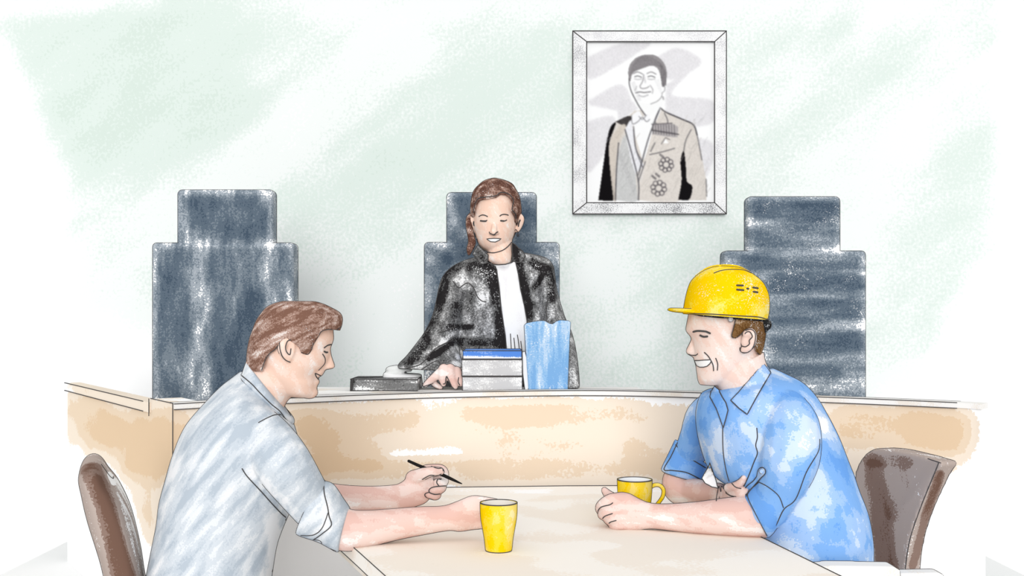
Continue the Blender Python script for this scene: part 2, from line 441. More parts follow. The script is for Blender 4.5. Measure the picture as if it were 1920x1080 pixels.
M_GREYBOX = crayon('light_grey_crayon', [(0, (250, 250, 250)), (.38, (222, 222, 223)), (.5, (206, 206, 208))], 30, nw=1, grain=.8, gscale=200, stretch=(.6, 1, 1.3))
M_BLUEBOX = crayon('blue_crayon', [(0, (245, 248, 254)), (.36, (136, 172, 236)), (.5, (92, 143, 226))], 30, nw=1, grain=.5, gscale=200, pig=1, bias=.55, stretch=(.3, 1, 1.4))
M_FOLDER = crayon('sky_blue_crayon', [(0, (240, 246, 252)), (.3, (186, 212, 238)), (.44, (150, 192, 232)), (.56, (128, 176, 224))], 24, nw=1.1, grain=.45, gscale=200, stretch=(2, 1, .28), speck=.03)
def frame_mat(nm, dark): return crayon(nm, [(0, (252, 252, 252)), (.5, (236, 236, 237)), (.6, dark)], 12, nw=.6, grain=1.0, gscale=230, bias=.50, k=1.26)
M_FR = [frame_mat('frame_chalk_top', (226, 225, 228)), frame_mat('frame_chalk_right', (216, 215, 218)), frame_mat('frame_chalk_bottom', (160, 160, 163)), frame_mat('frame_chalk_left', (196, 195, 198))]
M_TROUS_L = crayon('white_trousers', [(0, (253, 253, 254)), (.55, (240, 243, 246))], 10, nw=1, grain=.3)
M_TROUS_R = crayon('blue_trousers', [(0, (190, 205, 230)), (.5, (150, 172, 208))], 10, nw=1, grain=.3)
M_TROUS_J = plain('black_trousers', (60, 60, 62))
M_SHOE = plain('shoe_black', (60, 54, 52))

# ------------------------------------------------------------------ the room
WY = 4.88
def grid(x0, x1, z0, z1, y, nx, nz):
    V = [(x0 + (x1 - x0) * i / nx, y, z0 + (z1 - z0) * j / nz) for j in range(nz + 1) for i in range(nx + 1)]
    Fc = [(j * (nx + 1) + i, j * (nx + 1) + i + 1, (j + 1) * (nx + 1) + i + 1, (j + 1) * (nx + 1) + i) for j in range(nz) for i in range(nx)]
    return V, Fc
floor = struct('floor', rbox((-5, -1.5, -.1), (5, WY + .1, 0), .002, 3), M_FLOOR)
Vw, Fw = grid(-5, 5, 0, 3.8, WY, 330, 126)
wall = struct('wall_back', join((Vw, Fw), rbox((-5, WY + .001, 0), (5, WY + .1, 3.8), .001, 3)), M_WALL)
strokes(wall, [
    ([(-200, -50), (20, 300), (0, 600), (120, 760)], 95, -.75), ([(90, 640), (330, 760)], 90, -.6), ([(60, 480), (300, 640)], 60, -.15),
    ([(150, 170), (330, 120)], 150, .30), ([(120, 260), (430, 250)], 90, .16), ([(700, 240), (1000, 180)], 90, .14), ([(580, 430), (740, 330)], 60, .14), ([(250, 90), (520, 40)], 70, .1),
    ([(420, 340), (760, 90)], 55, -.22), ([(300, 420), (560, 220)], 40, -.05), ([(560, 330), (900, 120), (1050, 60)], 90, .12),
    ([(600, 520), (760, 380), (860, 330)], 70, .06), ([(620, 640), (780, 480)], 60, -.06), ([(560, 560), (600, 720)], 40, -.1),
    ([(560, 560), (760, 560), (790, 700)], 80, -.12), ([(1120, 600), (1330, 560), (1340, 700)], 80, -.08), ([(600, 0), (1050, 0)], 45, -.15), ([(0, 0), (280, -5)], 30, -.25), ([(1100, -20), (1920, -20)], 60, -.1),  # paler pigment between the chairs offsets the shade low on the wall
    ([(1390, 330), (1660, 110)], 50, .1), ([(1700, 260), (1900, 120)], 45, -.18), ([(1390, 160), (1560, 60)], 50, .08), ([(1620, 420), (1700, 330)], 55, -.16),
    ([(1700, 420), (1850, 260)], 60, .12), ([(1680, 640), (1790, 480), (1850, 400)], 65, .14), ([(1640, 720), (1690, 600)], 40, -.1),
    ([(1850, 620), (1930, 500), (1960, 200)], 75, -.5), ([(1700, 760), (1800, 700), (1900, 600)], 60, -.5), ([(1920, 0), (1930, 400)], 45, -.3),
    ([(0, 800), (60, 1080), (130, 1080)], 130, -1), ([(1860, 760), (1900, 1080)], 110, -1), ([(1100, 640), (1280, 560)], 70, .12), ([(1180, 470), (1350, 430)], 60, .05), ([(1100, 450), (1200, 600)], 45, -.1),
], base=.50)
struct('dais', rbox((-1.9, 3.36, 0), (1.9, WY, .30), .004, .5), M_FLOOR)

# ------------------------------------------------------------------ the judges' bench
def zof(py, d): return CZ - (py - HY) / F * d
curve_px = [(325, 757, 2.98), (440, 750.5, 3.07), (560, 745, 3.16), (780, 737, 3.27), (1000, 732.5, 3.31), (1180, 732.5, 3.31), (1400, 739, 3.26), (1620, 747, 3.15), (1795, 754.5, 3.02), (1842, 757.5, 2.98)]
cp = catmull([list(P(*c)) for c in curve_px], 8)
def inward(pts, sgn=1):
    t = np.gradient(pts[:, :2], axis=0); t /= np.linalg.norm(t, axis=1)[:, None]
    return np.stack([-t[:, 1], t[:, 0]], 1) * sgn
def sweep(pts, f, b, zlo, zhi, nz):
    """wall-like strip along pts (x,y,ztop): from f metres before to b metres behind; zlo/zhi arrays"""
    n = inward(pts); A = pts[:, :2] + n * f; B = pts[:, :2] + n * b; m = len(pts); rings = []
    for i in range(m):
        zs = np.linspace(zhi[i], zlo[i], nz); r = [(A[i, 0], A[i, 1], z) for z in zs] + [(B[i, 0], B[i, 1], zlo[i]), (B[i, 0], B[i, 1], zhi[i])]
        rings.append(np.array(r))
    return rings_to_geo(rings)
bench = thing('judges_bench', (.2, 3.35, 0), 'long pale wood judges bench with a curved front panel and side return', 'bench')
dense = catmull(cp, 3); zt = dense[:, 2]
capf = sweep(dense, -.008, .055, zt - .015, zt, 3)
bcap = part('top_cap', capf, M_CAP, bench, smooth=False)
bfront = part('front_panel', sweep(dense, 0, .03, zt * 0, zt - .015, 60), M_BENCH, bench, smooth=False)
for zo, off in ((0, .05), (0, -.009), (-.016, -.009)):
    q = dense[::3].copy(); n_ = inward(q); kp = q[:, 0] / q[:, 1] * F + CX < 1800; q = q[kp]; n_ = n_[kp]; q[:, :2] += n_ * off; q[:, 2] += zo
    add_line(bcap, [Vector(p) for p in q], LW * (.7 if zo == 0 and off > 0 else .85))
desk = part('worktop', rbox((-.72, 3.355, .99), (.42, 3.585, 1.02), .004, .05), M_CAP, bench)
p0 = np.array(P(325, 757, 2.98)); p1 = np.array([-1.742, 4.17, 1.0]); post_t = .16
pm = p0 + (p1 - p0) * post_t; pm[2] = p0[2]
wp = np.array([p0 + (pm - p0) * t for t in np.linspace(0, 1, 8)])[::-1]
post = part('corner_post', sweep(wp, 0, .09, wp[:, 2] * 0, wp[:, 2], 60), M_BENCH, bench, smooth=False)
wq = np.array([pm + (p1 - pm) * t for t in np.linspace(0, 1, 60)])[::-1]; wq[:, 2] = zof(757, pm[1])
wing = part('wing_panel', sweep(wq, .004, .04, wq[:, 2] * 0, wq[:, 2] - .02, 60), M_BENCH, bench, smooth=False)
wcap = part('wing_cap', sweep(wq, -.006, .05, wq[:, 2] - .026, wq[:, 2] + .004, 3), M_BENCH, bench, smooth=False)
for off, zo in ((-.007, .004), (-.007, -.026)):
    q = wq[::4].copy(); q[:, :2] += inward(q) * off; q[:, 2] += zo; add_line(wcap, [Vector(p) for p in q], LW * .85)
q = wp.copy(); add_line(post, [Vector(p) + Vector((0, -.002, .001)) for p in q], LW * .85)
add_line(post, [Vector((p0[0] - .001, p0[1] - .003, z)) for z in np.linspace(p0[2], .8, 8)], LW * .85)
add_line(post, [Vector(pm) + Vector((-.004, -.006, 0)), Vector(pm) + Vector((-.004, -.006, -.05))], LW * .85)
for o in (bfront, post, wing):
    strokes(o, [([(200, 800), (2000, 820)], 400, 0.0),
        ([(560, 830), (800, 830), (1100, 830), (1500, 830), (1760, 805)], 78, .45), ([(330, 830), (560, 840)], 80, .40),
        ([(160, 780), (320, 800)], 50, .42), ([(165, 800), (310, 840)], 55, .22), ([(235, 900), (300, 960)], 30, .2), ([(210, 830), (330, 860)], 50, .35), ([(265, 880), (300, 1000)], 32, .42),
        ([(160, 760), (200, 800)], 34, .28), ([(230, 830), (285, 850)], 32, .22), ([(300, 780), (300, 900)], 12, .2),
        ([(590, 800), (640, 790), (760, 780)], 32, .32), ([(620, 850), (690, 860)], 32, .3), ([(880, 770), (1200, 775)], 20, .22), ([(950, 840), (1100, 850)], 22, .15),
        ([(1190, 850), (1240, 870)], 26, .25), ([(1600, 790), (1640, 800)], 36, .3), ([(1720, 800), (1775, 805)], 40, .35), ([(1560, 805), (1790, 812)], 45, .3),
        ([(560, 885), (1240, 888)], 24, .30), ([(740, 850), (860, 845)], 8, -.35), ([(520, 990), (720, 1080)], 50, -.5), ([(880, 790), (1250, 800)], 50, .14)], base=-.02)
strokes(wcap, [([(150, 725), (290, 765)], 20, .45)], base=.05)

# ------------------------------------------------------------------ high-back chairs behind the bench
def dais_chair(mat, label, bx0, bx1, btop, hx0, hx1, htop, d, items, facing=0):
    c = P((bx0 + bx1) / 2, 800, d + .03); base = Vector((c.x, d + .04, .30))
    t = thing('high_back_chair', base, label, 'chair', 'tall dark chairs behind the bench')
    def bx(x0, x1, ytop, zlow, depth, dd, r, nm):
        a = P(x0, ytop, dd); b = P(x1, ytop, dd)
        o = part(nm, rbox((a.x, dd, zlow), (b.x, dd + depth, a.z), r, .012), mat, t); return o
    zb = zof(btop, d)
    bk = bx(bx0, bx1, btop, .68, .09, d, .016, 'backrest')
    hd = bx(hx0, hx1, htop, zb - .03, .075, d + .006, .018, 'headrest')
    for o in (bk, hd): strokes(o, items, base=.0); contour(o, LW * .9, .05, 0)
    xm = base.x; hw = (P(bx1, 0, d).x - P(bx0, 0, d).x) / 2
    part('seat', rbox((xm - hw * .92, d - .40, .67), (xm + hw * .92, d + .03, .76), .03, .03), mat, t)
    part('seat_column', tube([(Vector((xm, d - .15, .37)), .03), (Vector((xm, d - .15, .67)), .03)], n=16), M_METAL, t)
    for k in range(5):
        a = k * 2 * math.pi / 5 + .3; e = Vector((xm + .25 * math.cos(a), d - .15 + .25 * math.sin(a), .345))
        part('star_leg', tube([(Vector((xm, d - .15, .38)), .022), (e, .014)], n=10), M_METAL, t)
        part('caster', blob(e - Vector((0, 0, .018)), (.02, 0, 0), (0, .027, 0), (0, 0, .027)), M_METAL, t)
    return t, bk, hd
def edges(x0, x1, y0, y1, am, wd=9):
    return [([(x0, y1), (x0, y0), (x1, y0), (x1, y1)], wd, am * .6)]
c1, b1, h1 = dais_chair(M_CH1, 'tall slate chair furthest left, behind the man in the pale shirt', 284, 551, 455, 331, 512, 355, 4.0,
    edges(287, 549, 458, 760, -.3) + edges(334, 509, 358, 455, -.25) + [([(330, 480), (330, 740)], 26, .35), ([(310, 480), (306, 720)], 16, .15), ([(440, 470), (440, 740)], 44, .40), ([(380, 400), (480, 410)], 36, .42), ([(360, 380), (480, 370)], 14, .1), ([(385, 540), (380, 740)], 12, -.15), ([(520, 480), (520, 560)], 16, .12), ([(480, 560), (470, 700)], 24, .2)])
c2, b2, h2 = dais_chair(M_CH2, 'tall slate chair in the middle, behind the woman in the black robe', 795, 1049, 454, 837, 1006, 360, 3.985,
    edges(798, 1046, 457, 760, -.08) + edges(840, 1003, 362, 455, -.12) + [([(870, 375), (880, 410)], 18, .42), ([(855, 440), (900, 440)], 22, .35), ([(990, 400), (985, 470)], 26, .45), ([(830, 490), (830, 600)], 18, .38), ([(810, 580), (815, 640)], 14, .3), ([(1035, 470), (1040, 540)], 12, .1), ([(845, 480), (870, 470)], 16, .3)])
c3, b3, h3 = dais_chair(M_CH3, 'tall slate chair furthest right, behind the man in the yellow hard hat', 1358, 1625, 470, 1402, 1577, 368, 4.0,
    edges(1361, 1622, 473, 760, -.2) + edges(1405, 1574, 371, 470, -.25) + [([(1425, 390), (1560, 395)], 22, .42), ([(1420, 440), (1560, 440)], 22, .3), ([(1400, 490), (1600, 490)], 14, .35), ([(1460, 530), (1600, 530)], 20, .42), ([(1450, 590), (1600, 580)], 20, .38), ([(1460, 650), (1600, 640)], 20, .38), ([(1450, 700), (1560, 700)], 18, .3)])

# ------------------------------------------------------------------ framed portrait on the wall
fr_d = WY - .03
def fp(x, y, d=fr_d): return P(x, y, d)
pic = thing('framed_portrait', P(1218, 401, WY), 'white framed black and white portrait of a man in a medalled jacket', 'picture')
O4 = [(1074, 58), (1362, 58), (1362, 401), (1074, 401)]; I4 = [(1100, 78), (1340, 78), (1340, 380), (1100, 380)]
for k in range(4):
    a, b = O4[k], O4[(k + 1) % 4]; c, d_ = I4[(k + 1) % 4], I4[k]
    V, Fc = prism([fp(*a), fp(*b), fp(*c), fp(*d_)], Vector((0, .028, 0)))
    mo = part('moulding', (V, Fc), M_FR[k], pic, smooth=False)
    g = .0012
    add_line(mo, [fp(*a), fp(*b)], LW); add_line(mo, [fp(*d_), fp(*c)], LW); add_line(mo, [fp(*a), fp(*d_)], LW * .9)
# the print: a greyscale drawing of a man in evening dress, laid out in print coordinates (240 x 302)
GW, GH = 240, 302
yy, xx = np.mgrid[0:GH + 1, 0:GW + 1].astype(float)
img = np.full((GH + 1, GW + 1, 3), 255.0)
def poly_mask(pts):
    m = np.zeros_like(xx, bool); n = len(pts); j = n - 1
    for i in range(n):
        xi, yi = pts[i]; xj, yj = pts[j]
        if yi != yj:
            c = ((yi > yy) != (yj > yy)) & (xx < (xj - xi) * (yy - yi) / (yj - yi) + xi); m ^= c
        j = i
    return m
def seg_d(pts):
    d = np.full_like(xx, 1e9)
    for (x0, y0), (x1, y1) in zip(pts[:-1], pts[1:]):
        L = (x1 - x0) ** 2 + (y1 - y0) ** 2 + 1e-9; t = np.clip(((xx - x0) * (x1 - x0) + (yy - y0) * (y1 - y0)) / L, 0, 1)
        d = np.minimum(d, np.hypot(xx - x0 - t * (x1 - x0), yy - y0 - t * (y1 - y0)))
    return d
def fill(pts, c, a=1.0, spl=True):
    m = poly_mask(catmull(list(pts) + [pts[0]], 6) if spl else pts); img[m] = img[m] * (1 - a) + np.array(c) * a
def line(pts, c, w_=1.0, a=1.0, spl=True):
    d = seg_d(catmull(pts, 6) if spl and len(pts) > 2 else pts); k = np.clip(w_ + .5 - d, 0, 1)[..., None] * a
    img[:] = img * (1 - k) + np.array(c) * k
def blur(a, n):
    for _ in range(n):
        a = np.pad(a, ((1, 1), (0, 0), (0, 0)), 'edge'); a = (a[:-2] + 2 * a[1:-1] + a[2:]) / 4
        a = np.pad(a, ((0, 0), (1, 1), (0, 0)), 'edge'); a = (a[:, :-2] + 2 * a[:, 1:-1] + a[:, 2:]) / 4
    return a
rs = np.random.RandomState(7)
for pts in ([(0, 30), (60, 5), (120, 2), (90, 25), (50, 50), (5, 70)], [(130, 30), (170, 12), (215, 35), (190, 60), (150, 70)], [(5, 110), (60, 80), (80, 100), (80, 130), (10, 120)], [(150, 80), (190, 60), (160, 100), (235, 110), (238, 150), (190, 160), (150, 140)], [(0, 150), (50, 140), (50, 180), (20, 230), (0, 240)], [(205, 180), (235, 190), (235, 230), (215, 260)], [(60, 150), (100, 120), (60, 110)]):
    fill(pts, (229, 227, 230), .9)
img = blur(img, 6)
ox, oy = 0, 0
SUIT = [(22, 296), (30, 240), (38, 185), (45, 160), (60, 148), (78, 140), (90, 130), (138, 124), (152, 134), (180, 146), (200, 156), (207, 175), (216, 215), (224, 260), (225, 298), (22, 298)]
fill(SUIT, (222, 215, 208), 1, False)
fill([(22, 297), (30, 240), (38, 185), (45, 160), (55, 152), (47, 175), (42, 195), (44, 230), (50, 270), (52, 297)], (22, 20, 22))
fill([(54, 150), (76, 140), (84, 142), (82, 160), (70, 158)], (70, 66, 66))
fill([(50, 297), (42, 200), (60, 160), (74, 158), (60, 190), (55, 240), (55, 297)], (214, 204, 193), .9)
fill([(56, 297), (58, 220), (74, 175), (92, 240), (96, 297)], (205, 206, 206), .9)
fill([(72, 165), (84, 148), (92, 200), (108, 235), (100, 262), (84, 225)], (238, 238, 242))
fill([(88, 152), (138, 124), (126, 160), (108, 220), (100, 205), (90, 172)], (252, 252, 252))
fill([(96, 297), (92, 250), (100, 240), (110, 225), (126, 165), (140, 150), (160, 160), (178, 210), (176, 297)], (226, 219, 212), .8)
fill([(172, 296), (178, 260), (176, 225), (182, 205), (186, 235), (188, 262), (198, 272), (192, 296)], (24, 22, 24))
K = (80, 78, 82)
for pts in ([(138, 124), (128, 148), (137, 158), (152, 152), (146, 134)], [(138, 124), (118, 175), (104, 222), (98, 245)], [(88, 165), (92, 200), (104, 225)], [(72, 165), (86, 215), (97, 262), (97, 297)], [(60, 190), (56, 240), (54, 297)], [(110, 225), (97, 262)], [(152, 134), (180, 146), (200, 156), (207, 175), (216, 222)], [(182, 205), (186, 185), (196, 165)], [(224, 258), (225, 290)], [(118, 212), (145, 206), (165, 200)], [(120, 206), (128, 190)]):
    line(pts, K, .9, .8)
line([(138, 124), (150, 133), (180, 146), (200, 156), (207, 175)], (60, 58, 62), 1.2, .8)
fill([(122, 155), (160, 153), (172, 160), (170, 180), (150, 178), (123, 174)], (176, 171, 172), .9, False)
for i in range(9):
    line([(124 + 5 * i, 156), (125 + 5 * i, 172 + i * .6)], (92, 88, 92), .7, .8, False)
line([(122, 166), (172, 174)], (84, 80, 84), 1.2, .9, False); line([(122, 155), (160, 153)], (84, 80, 84), .9, .8, False)
fill([(144, 190), (148, 182), (154, 191)], (255, 255, 255), 1, False); line([(140, 192), (148, 180), (156, 184)], K, .8, .7, False)
for cx_, cy_, r_ in ((149, 231, 16), (135, 275, 17)):
    for k in range(8):
        a = k * math.pi / 4 + .2; ex, ey = cx_ + r_ * .62 * math.cos(a), cy_ + r_ * .62 * math.sin(a); dd = np.hypot(xx - ex, yy - ey)
        k1 = np.clip(1.6 - np.abs(dd - r_ * .26), 0, 1)[..., None] * .75; img = img * (1 - k1) + np.array((88, 84, 88)) * k1
    dd = np.hypot(xx - cx_, yy - cy_); k1 = np.clip(1.3 - np.abs(dd - r_ * .42), 0, 1)[..., None] * .7; img = img * (1 - k1) + np.array((96, 92, 96)) * k1
for cx_, cy_ in ((138, 212), (123, 252), (130, 248)): line([(cx_, cy_), (cx_ + 6, cy_ + 5)], (90, 86, 90), 2, .7, False)
# head of the sitter
fill([(84, 96), (92, 120), (104, 128), (112, 140), (140, 124), (141, 100)], (250, 250, 250))
fill([(80, 62), (83, 48), (100, 36), (122, 32), (140, 42), (145, 62), (145, 84), (141, 98), (132, 110), (116, 116), (102, 114), (90, 100), (82, 80)], (252, 252, 252))
fill([(79, 72), (78, 56), (82, 42), (92, 31), (108, 25), (126, 25), (141, 35), (149, 50), (150, 68), (147, 82), (142, 84), (139, 68), (134, 52), (122, 45), (106, 50), (92, 55), (85, 62), (82, 74)], (150, 146, 148))
for k in range(30):
    t = k / 29.0; line([(80 + 56 * t, 66 - 22 * math.sin(t * 2.0)), (88 + 52 * t, 42 - 8 * math.sin(t * 3) + 6 * t), (104 + 40 * t, 26 + 20 * t * t)], (104, 100, 104), .35, .5)
for k in range(9): line([(138 + k * 1.3, 40 + k * 2), (141 + k * 1.0, 82)], (96, 92, 96), .4, .6)
line([(80, 70), (80, 80), (84, 94), (92, 110), (100, 124), (110, 138)], (60, 58, 62), .9, .85)
line([(142, 84), (146, 84), (146, 92), (142, 96), (140, 104), (132, 112), (120, 117)], (110, 106, 110), .7, .7); line([(143, 104), (144, 108)], (120, 116, 120), 1.4, .6)
for x0 in (88, 113): line([(x0, 60), (x0 + 8, 57), (x0 + 17, 61)], (112, 108, 112), .8, .8); line([(x0 + 2, 66), (x0 + 8, 64.5), (x0 + 15, 67)], (70, 68, 72), .8, .8); line([(x0 + 2, 70), (x0 + 8, 71), (x0 + 15, 70)], (150, 148, 152), .8, .7)
line([(107, 62), (105, 74), (100, 84), (104, 88), (112, 87), (117, 84)], (120, 116, 120), .8, .8); line([(107, 64), (110, 76)], (190, 188, 192), 1.8, .5)
line([(92, 96), (100, 94.5), (108, 95.5), (120, 94)], (96, 92, 96), .9, .85); line([(98, 101), (106, 103), (115, 100)], (160, 158, 162), 1.2, .6)
line([(119, 82), (124, 90), (123, 97)], (150, 146, 150), .9, .7); line([(94, 84), (90, 92)], (160, 158, 160), .9, .6)
for k in range(14): line([(84 + k * .9, 78 + k * 2.4), (90 + k * .9, 76 + k * 2.6)], (176, 174, 178), .4, .6, False)
for k in range(9): line([(128 + k * 1.2, 74 + k * 2.8), (136 + k * .6, 72 + k * 3.0)], (196, 194, 198), .4, .6, False)
fill([(85, 138), (98, 130), (106, 142), (116, 136), (118, 152), (106, 149), (92, 157), (84, 154)], (248, 248, 250)); line([(84, 138), (86, 154), (96, 150), (104, 142), (112, 150), (118, 146)], (120, 118, 122), .8, .8); line([(98, 140), (104, 146), (112, 138)], (130, 128, 132), .8, .8)
# pencil hatching of the jacket, darker ink on the ribbon edges
for k in range(150):
    x_, y_ = rs.rand() * 200 + 30, rs.rand() * 150 + 146
    c0 = img[int(y_), int(x_)]
    if 195 < c0.mean() < 232: line([(x_, y_), (x_ + 5 + 5 * rs.rand(), y_ - 10 - 8 * rs.rand())], c0 * .86, .4, .8, False)
for pts in ([(88, 160), (92, 200), (105, 236)], [(72, 165), (86, 215), (97, 262), (97, 297)], [(60, 190), (56, 240), (54, 297)], [(138, 124), (118, 175), (104, 225), (97, 250)]): line(pts, (92, 90, 94), 1.1, .7)
for k in range(10): line([(60 + k * 3.2, 196 + k * 8), (60 + k * 3.2, 216 + k * 8)], (170, 168, 170), .6, .6, False)
img = img + (rs.rand(GH + 1, GW + 1, 1) - .5) * 26 * (img.mean(2, keepdims=True) < 246) * (img.mean(2, keepdims=True) > 60)
img = np.clip(blur(img, 2), 0, 255)
Vp = [tuple(P(1100 + i, 78 + j * 302 / GH, WY - .018)) for j in range(GH + 1) for i in range(GW + 1)]
Fp = [(j * (GW + 1) + i, j * (GW + 1) + i + 1, (j + 1) * (GW + 1) + i + 1, (j + 1) * (GW + 1) + i) for j in range(GH) for i in range(GW)]
bb = prism([P(1099, 77, WY - .0175), P(1341, 77, WY - .0175), P(1341, 381, WY - .0175), P(1099, 381, WY - .0175)], Vector((0, .016, 0)))
me = bpy.data.meshes.new('print'); nV = len(Vp); me.from_pydata(Vp + bb[0], [], Fp + [tuple(i + nV for i in f) for f in bb[1]]); me.update()
ca = me.color_attributes.new('drawing', 'FLOAT_COLOR', 'POINT')
lin_img = np.where(img / 255 <= .04045, img / 255 / 12.92, ((img / 255 + .055) / 1.055) ** 2.4) / 1.26
cc = np.ones((nV + 8, 4), np.float32); cc[:nV, :3] = np.minimum(lin_img.reshape(-1, 3), .97); cc[nV:, :3] = .9
ca.data.foreach_set('color', cc.ravel())
M_PRINT = plain('printed_drawing', WHITE); nt = M_PRINT.node_tree; at = nt.nodes.new('ShaderNodeAttribute'); at.attribute_name = 'drawing'; nt.links.new(at.outputs['Color'], nt.nodes['Principled BSDF'].inputs['Base Color'])
part('portrait_print', me, M_PRINT, pic, smooth=False)

# ------------------------------------------------------------------ the table
TZ = .75
def T(px, py):
    d = (CZ - TZ) * F / (py - HY); v = P(px, py, d); return Vector((v.x, v.y, TZ))
def flat(x, y): return Vector((x, y, TZ))
outline = [flat(-.655, 3.10), flat(-.25, 3.14), T(860, 914), T(1060, 911.5), T(1180, 911), T(1248, 912), T(1400, 1000), T(1428, 1008), T(1500, 1043), T(1565, 1075), flat(.70, 1.72), flat(-.12, 1.72), T(722, 1080), T(672, 1035), flat(-.44, 2.56)]
tb = thing('conference_table', (.05, 2.5, 0), 'pale wooden conference table in the foreground with the yellow cups on it', 'table')
# table top: dense grid cut to the outline so the wash can vary over it
bm = bmesh.new(); vs = [bm.verts.new(p) for p in outline]; fc = bm.faces.new(vs)
bmesh.ops.triangulate(bm, faces=[fc]); bmesh.ops.subdivide_edges(bm, edges=bm.edges[:], cuts=14, use_grid_fill=True)
bm.verts.ensure_lookup_table(); bm.verts.index_update(); tv = [tuple(v.co) for v in bm.verts]; tf = [tuple(v.index for v in f.verts) for f in bm.faces]; bm.free()
und = prism([p - Vector((0, 0, .001)) for p in outline], Vector((0, 0, -.03)))
ttop = part('tabletop', join((tv, tf), und), M_TABLE, tb, smooth=False)
tedge = part('edge_band', prism([p - Vector((0, 0, .0315)) + (Vector((.05, 2.5, TZ)) - p) * .004 for p in outline], Vector((0, 0, -.012))), M_EDGE, tb, smooth=False)
add_line(ttop, [p + Vector((0, 0, .0008)) for p in outline + [outline[0]]], LW * .9)
add_line(ttop, [p + Vector((0, 0, -.032)) for p in outline + [outline[0]]], LW * .9)
strokes(ttop, [([(650, 921), (1250, 920)], 6, -.28), ([(900, 1000), (1300, 1010)], 26, -.12), ([(780, 1060), (1000, 1075)], 30, .08), ([(750, 1020), (880, 1005)], 20, .16), ([(1000, 960), (1120, 960)], 30, .10), ([(1180, 1020), (1400, 1030)], 22, .1), ([(1250, 1070), (1450, 1078)], 20, -.12), ([(860, 950), (1000, 945)], 16, -.06)], base=0)
for x, y in ((-.26, 2.90), (.40, 3.02), (.58, 1.82), (-.06, 1.82)):
    part('table_leg', rbox((x - .025, y - .025, 0), (x + .025, y + .025, TZ - .045), .004, .2), M_EDGE, tb)

# ------------------------------------------------------------------ brown chairs of the two men
def brown_legs(t, cx, cy, ang, zs):
    c, s = math.cos(ang), math.sin(ang)
    for a, b in ((-.2, -.19), (-.2, .19), (.2, -.19), (.2, .19)):
        x, y = cx + a * c - b * s, cy + a * s + b * c
        part('leg', tube([(Vector((x, y, zs)), .018), (Vector((x, y, .012)), .013)], n=10), M_METAL, t)
FL = Frame(215, 2.52)
lc = thing('upholstered_chair', (FL.p(215, 1000).x + .1, 2.52, 0), 'brown padded chair at bottom left, behind the back of the man in the pale shirt', 'chair', 'brown chairs at the table')
bk = part('backrest', unify([loft(FL, [((168, 866), (180, 866), 0, .17), ((155, 872), (193, 873), 0, .195), ((149, 888), (205, 890), 0, .21), ((153, 912), (225, 915), 0, .215), ((164, 960), (247, 962), 0, .22), ((186, 1030), (264, 1030), 0, .22), ((198, 1080), (272, 1080), 0, .22), ((216, 1150), (285, 1150), 0, .21), ((235, 1200), (295, 1200), 0, .2)], e=3.2)], .005, 4), M_BRCH, lc)
strokes(bk, [([(172, 885), (200, 950), (230, 1080)], 20, .5), ([(185, 900), (215, 990), (245, 1080)], 10, .18), ([(222, 905), (255, 1000), (270, 1080)], 10, -.1), ([(205, 890), (212, 905)], 4, -.5)], 0)
contour(bk, LW, .05); ink(bk, [(190, 871), (205, 892), (212, 897), (212, 894)], LW)
sx = FL.p(330, 1000).x
part('seat', unify([rbox((sx - .24, 2.27, .40), (sx + .20, 2.71, .47), .03, .03)], .01, 2), M_BRCH, lc)
brown_legs(lc, sx - .02, 2.49, 0, .41)
rc = thing('upholstered_chair', (.90, 2.6, 0), 'brown padded chair at bottom right, behind the back of the man in the blue shirt', 'chair', 'brown chairs at the table')
def rcd(x): return 2.86 - (x - 1600) / 160 * .30
face = [(1602, 1078), (1601, 960), (1603, 900), (1610, 871), (1627, 849), (1651, 841), (1700, 848), (1745, 860), (1766, 869), (1752, 893), (1725, 952), (1706, 1010), (1697, 1070)]
face = [tuple(p) for p in catmull(face, 4)]
low = [P(x, y, rcd(x)) for x, y in face]; low[0] += Vector((0, 0, -.22)); low[-1] += Vector((-.02, 0, -.22))
rb = part('backrest', unify([prism(low, Vector((.055, .045, -.004)))], .005, 5), M_BRCH, rc)
strokes(rb, [([(1640, 880), (1650, 960), (1665, 1080)], 20, .45), ([(1630, 860), (1700, 868)], 14, .32), ([(1690, 900), (1680, 960)], 18, .18), ([(1762, 890), (1735, 970), (1712, 1060)], 9, .5)], 0)
contour(rb, LW, .05); ink(rb, [(1760, 868), (1750, 893), (1726, 952), (1706, 1012), (1697, 1070)], LW * .9); ink(rb, [(1740, 860), (1764, 868)], LW * .8)
part('seat', unify([rbox((.50, 2.42, .40), (.92, 2.86, .47), .03, .03)], .01, 2), M_BRCH, rc)
brown_legs(rc, .71, 2.64, 0, .41)
ar = part('armrest', unify([prism([P(x, y, 2.26) for x, y in ((1530, 1064), (1560, 1061), (1676, 1063), (1688, 1070), (1690, 1092), (1530, 1092))], Vector((0, .05, 0)))], .003, 2), M_CAP, rc, label='pale armrest')
contour(ar, LW * .9, .02)
br = part('arm_bracket', unify([prism([P(x, y, 2.33) for x, y in ((1680, 1076), (1700, 1075), (1760, 1074), (1769, 1078), (1772, 1095), (1680, 1095))], Vector((0, .04, 0)))], .003, 2), M_CAP, rc, label='pale arm bracket')
contour(br, LW * .9, .02)
part('arm_post', tube([(P(1600, 1090, 2.29), .014), (P(1600, 1330, 2.45), .014)], n=10), M_METAL, rc)

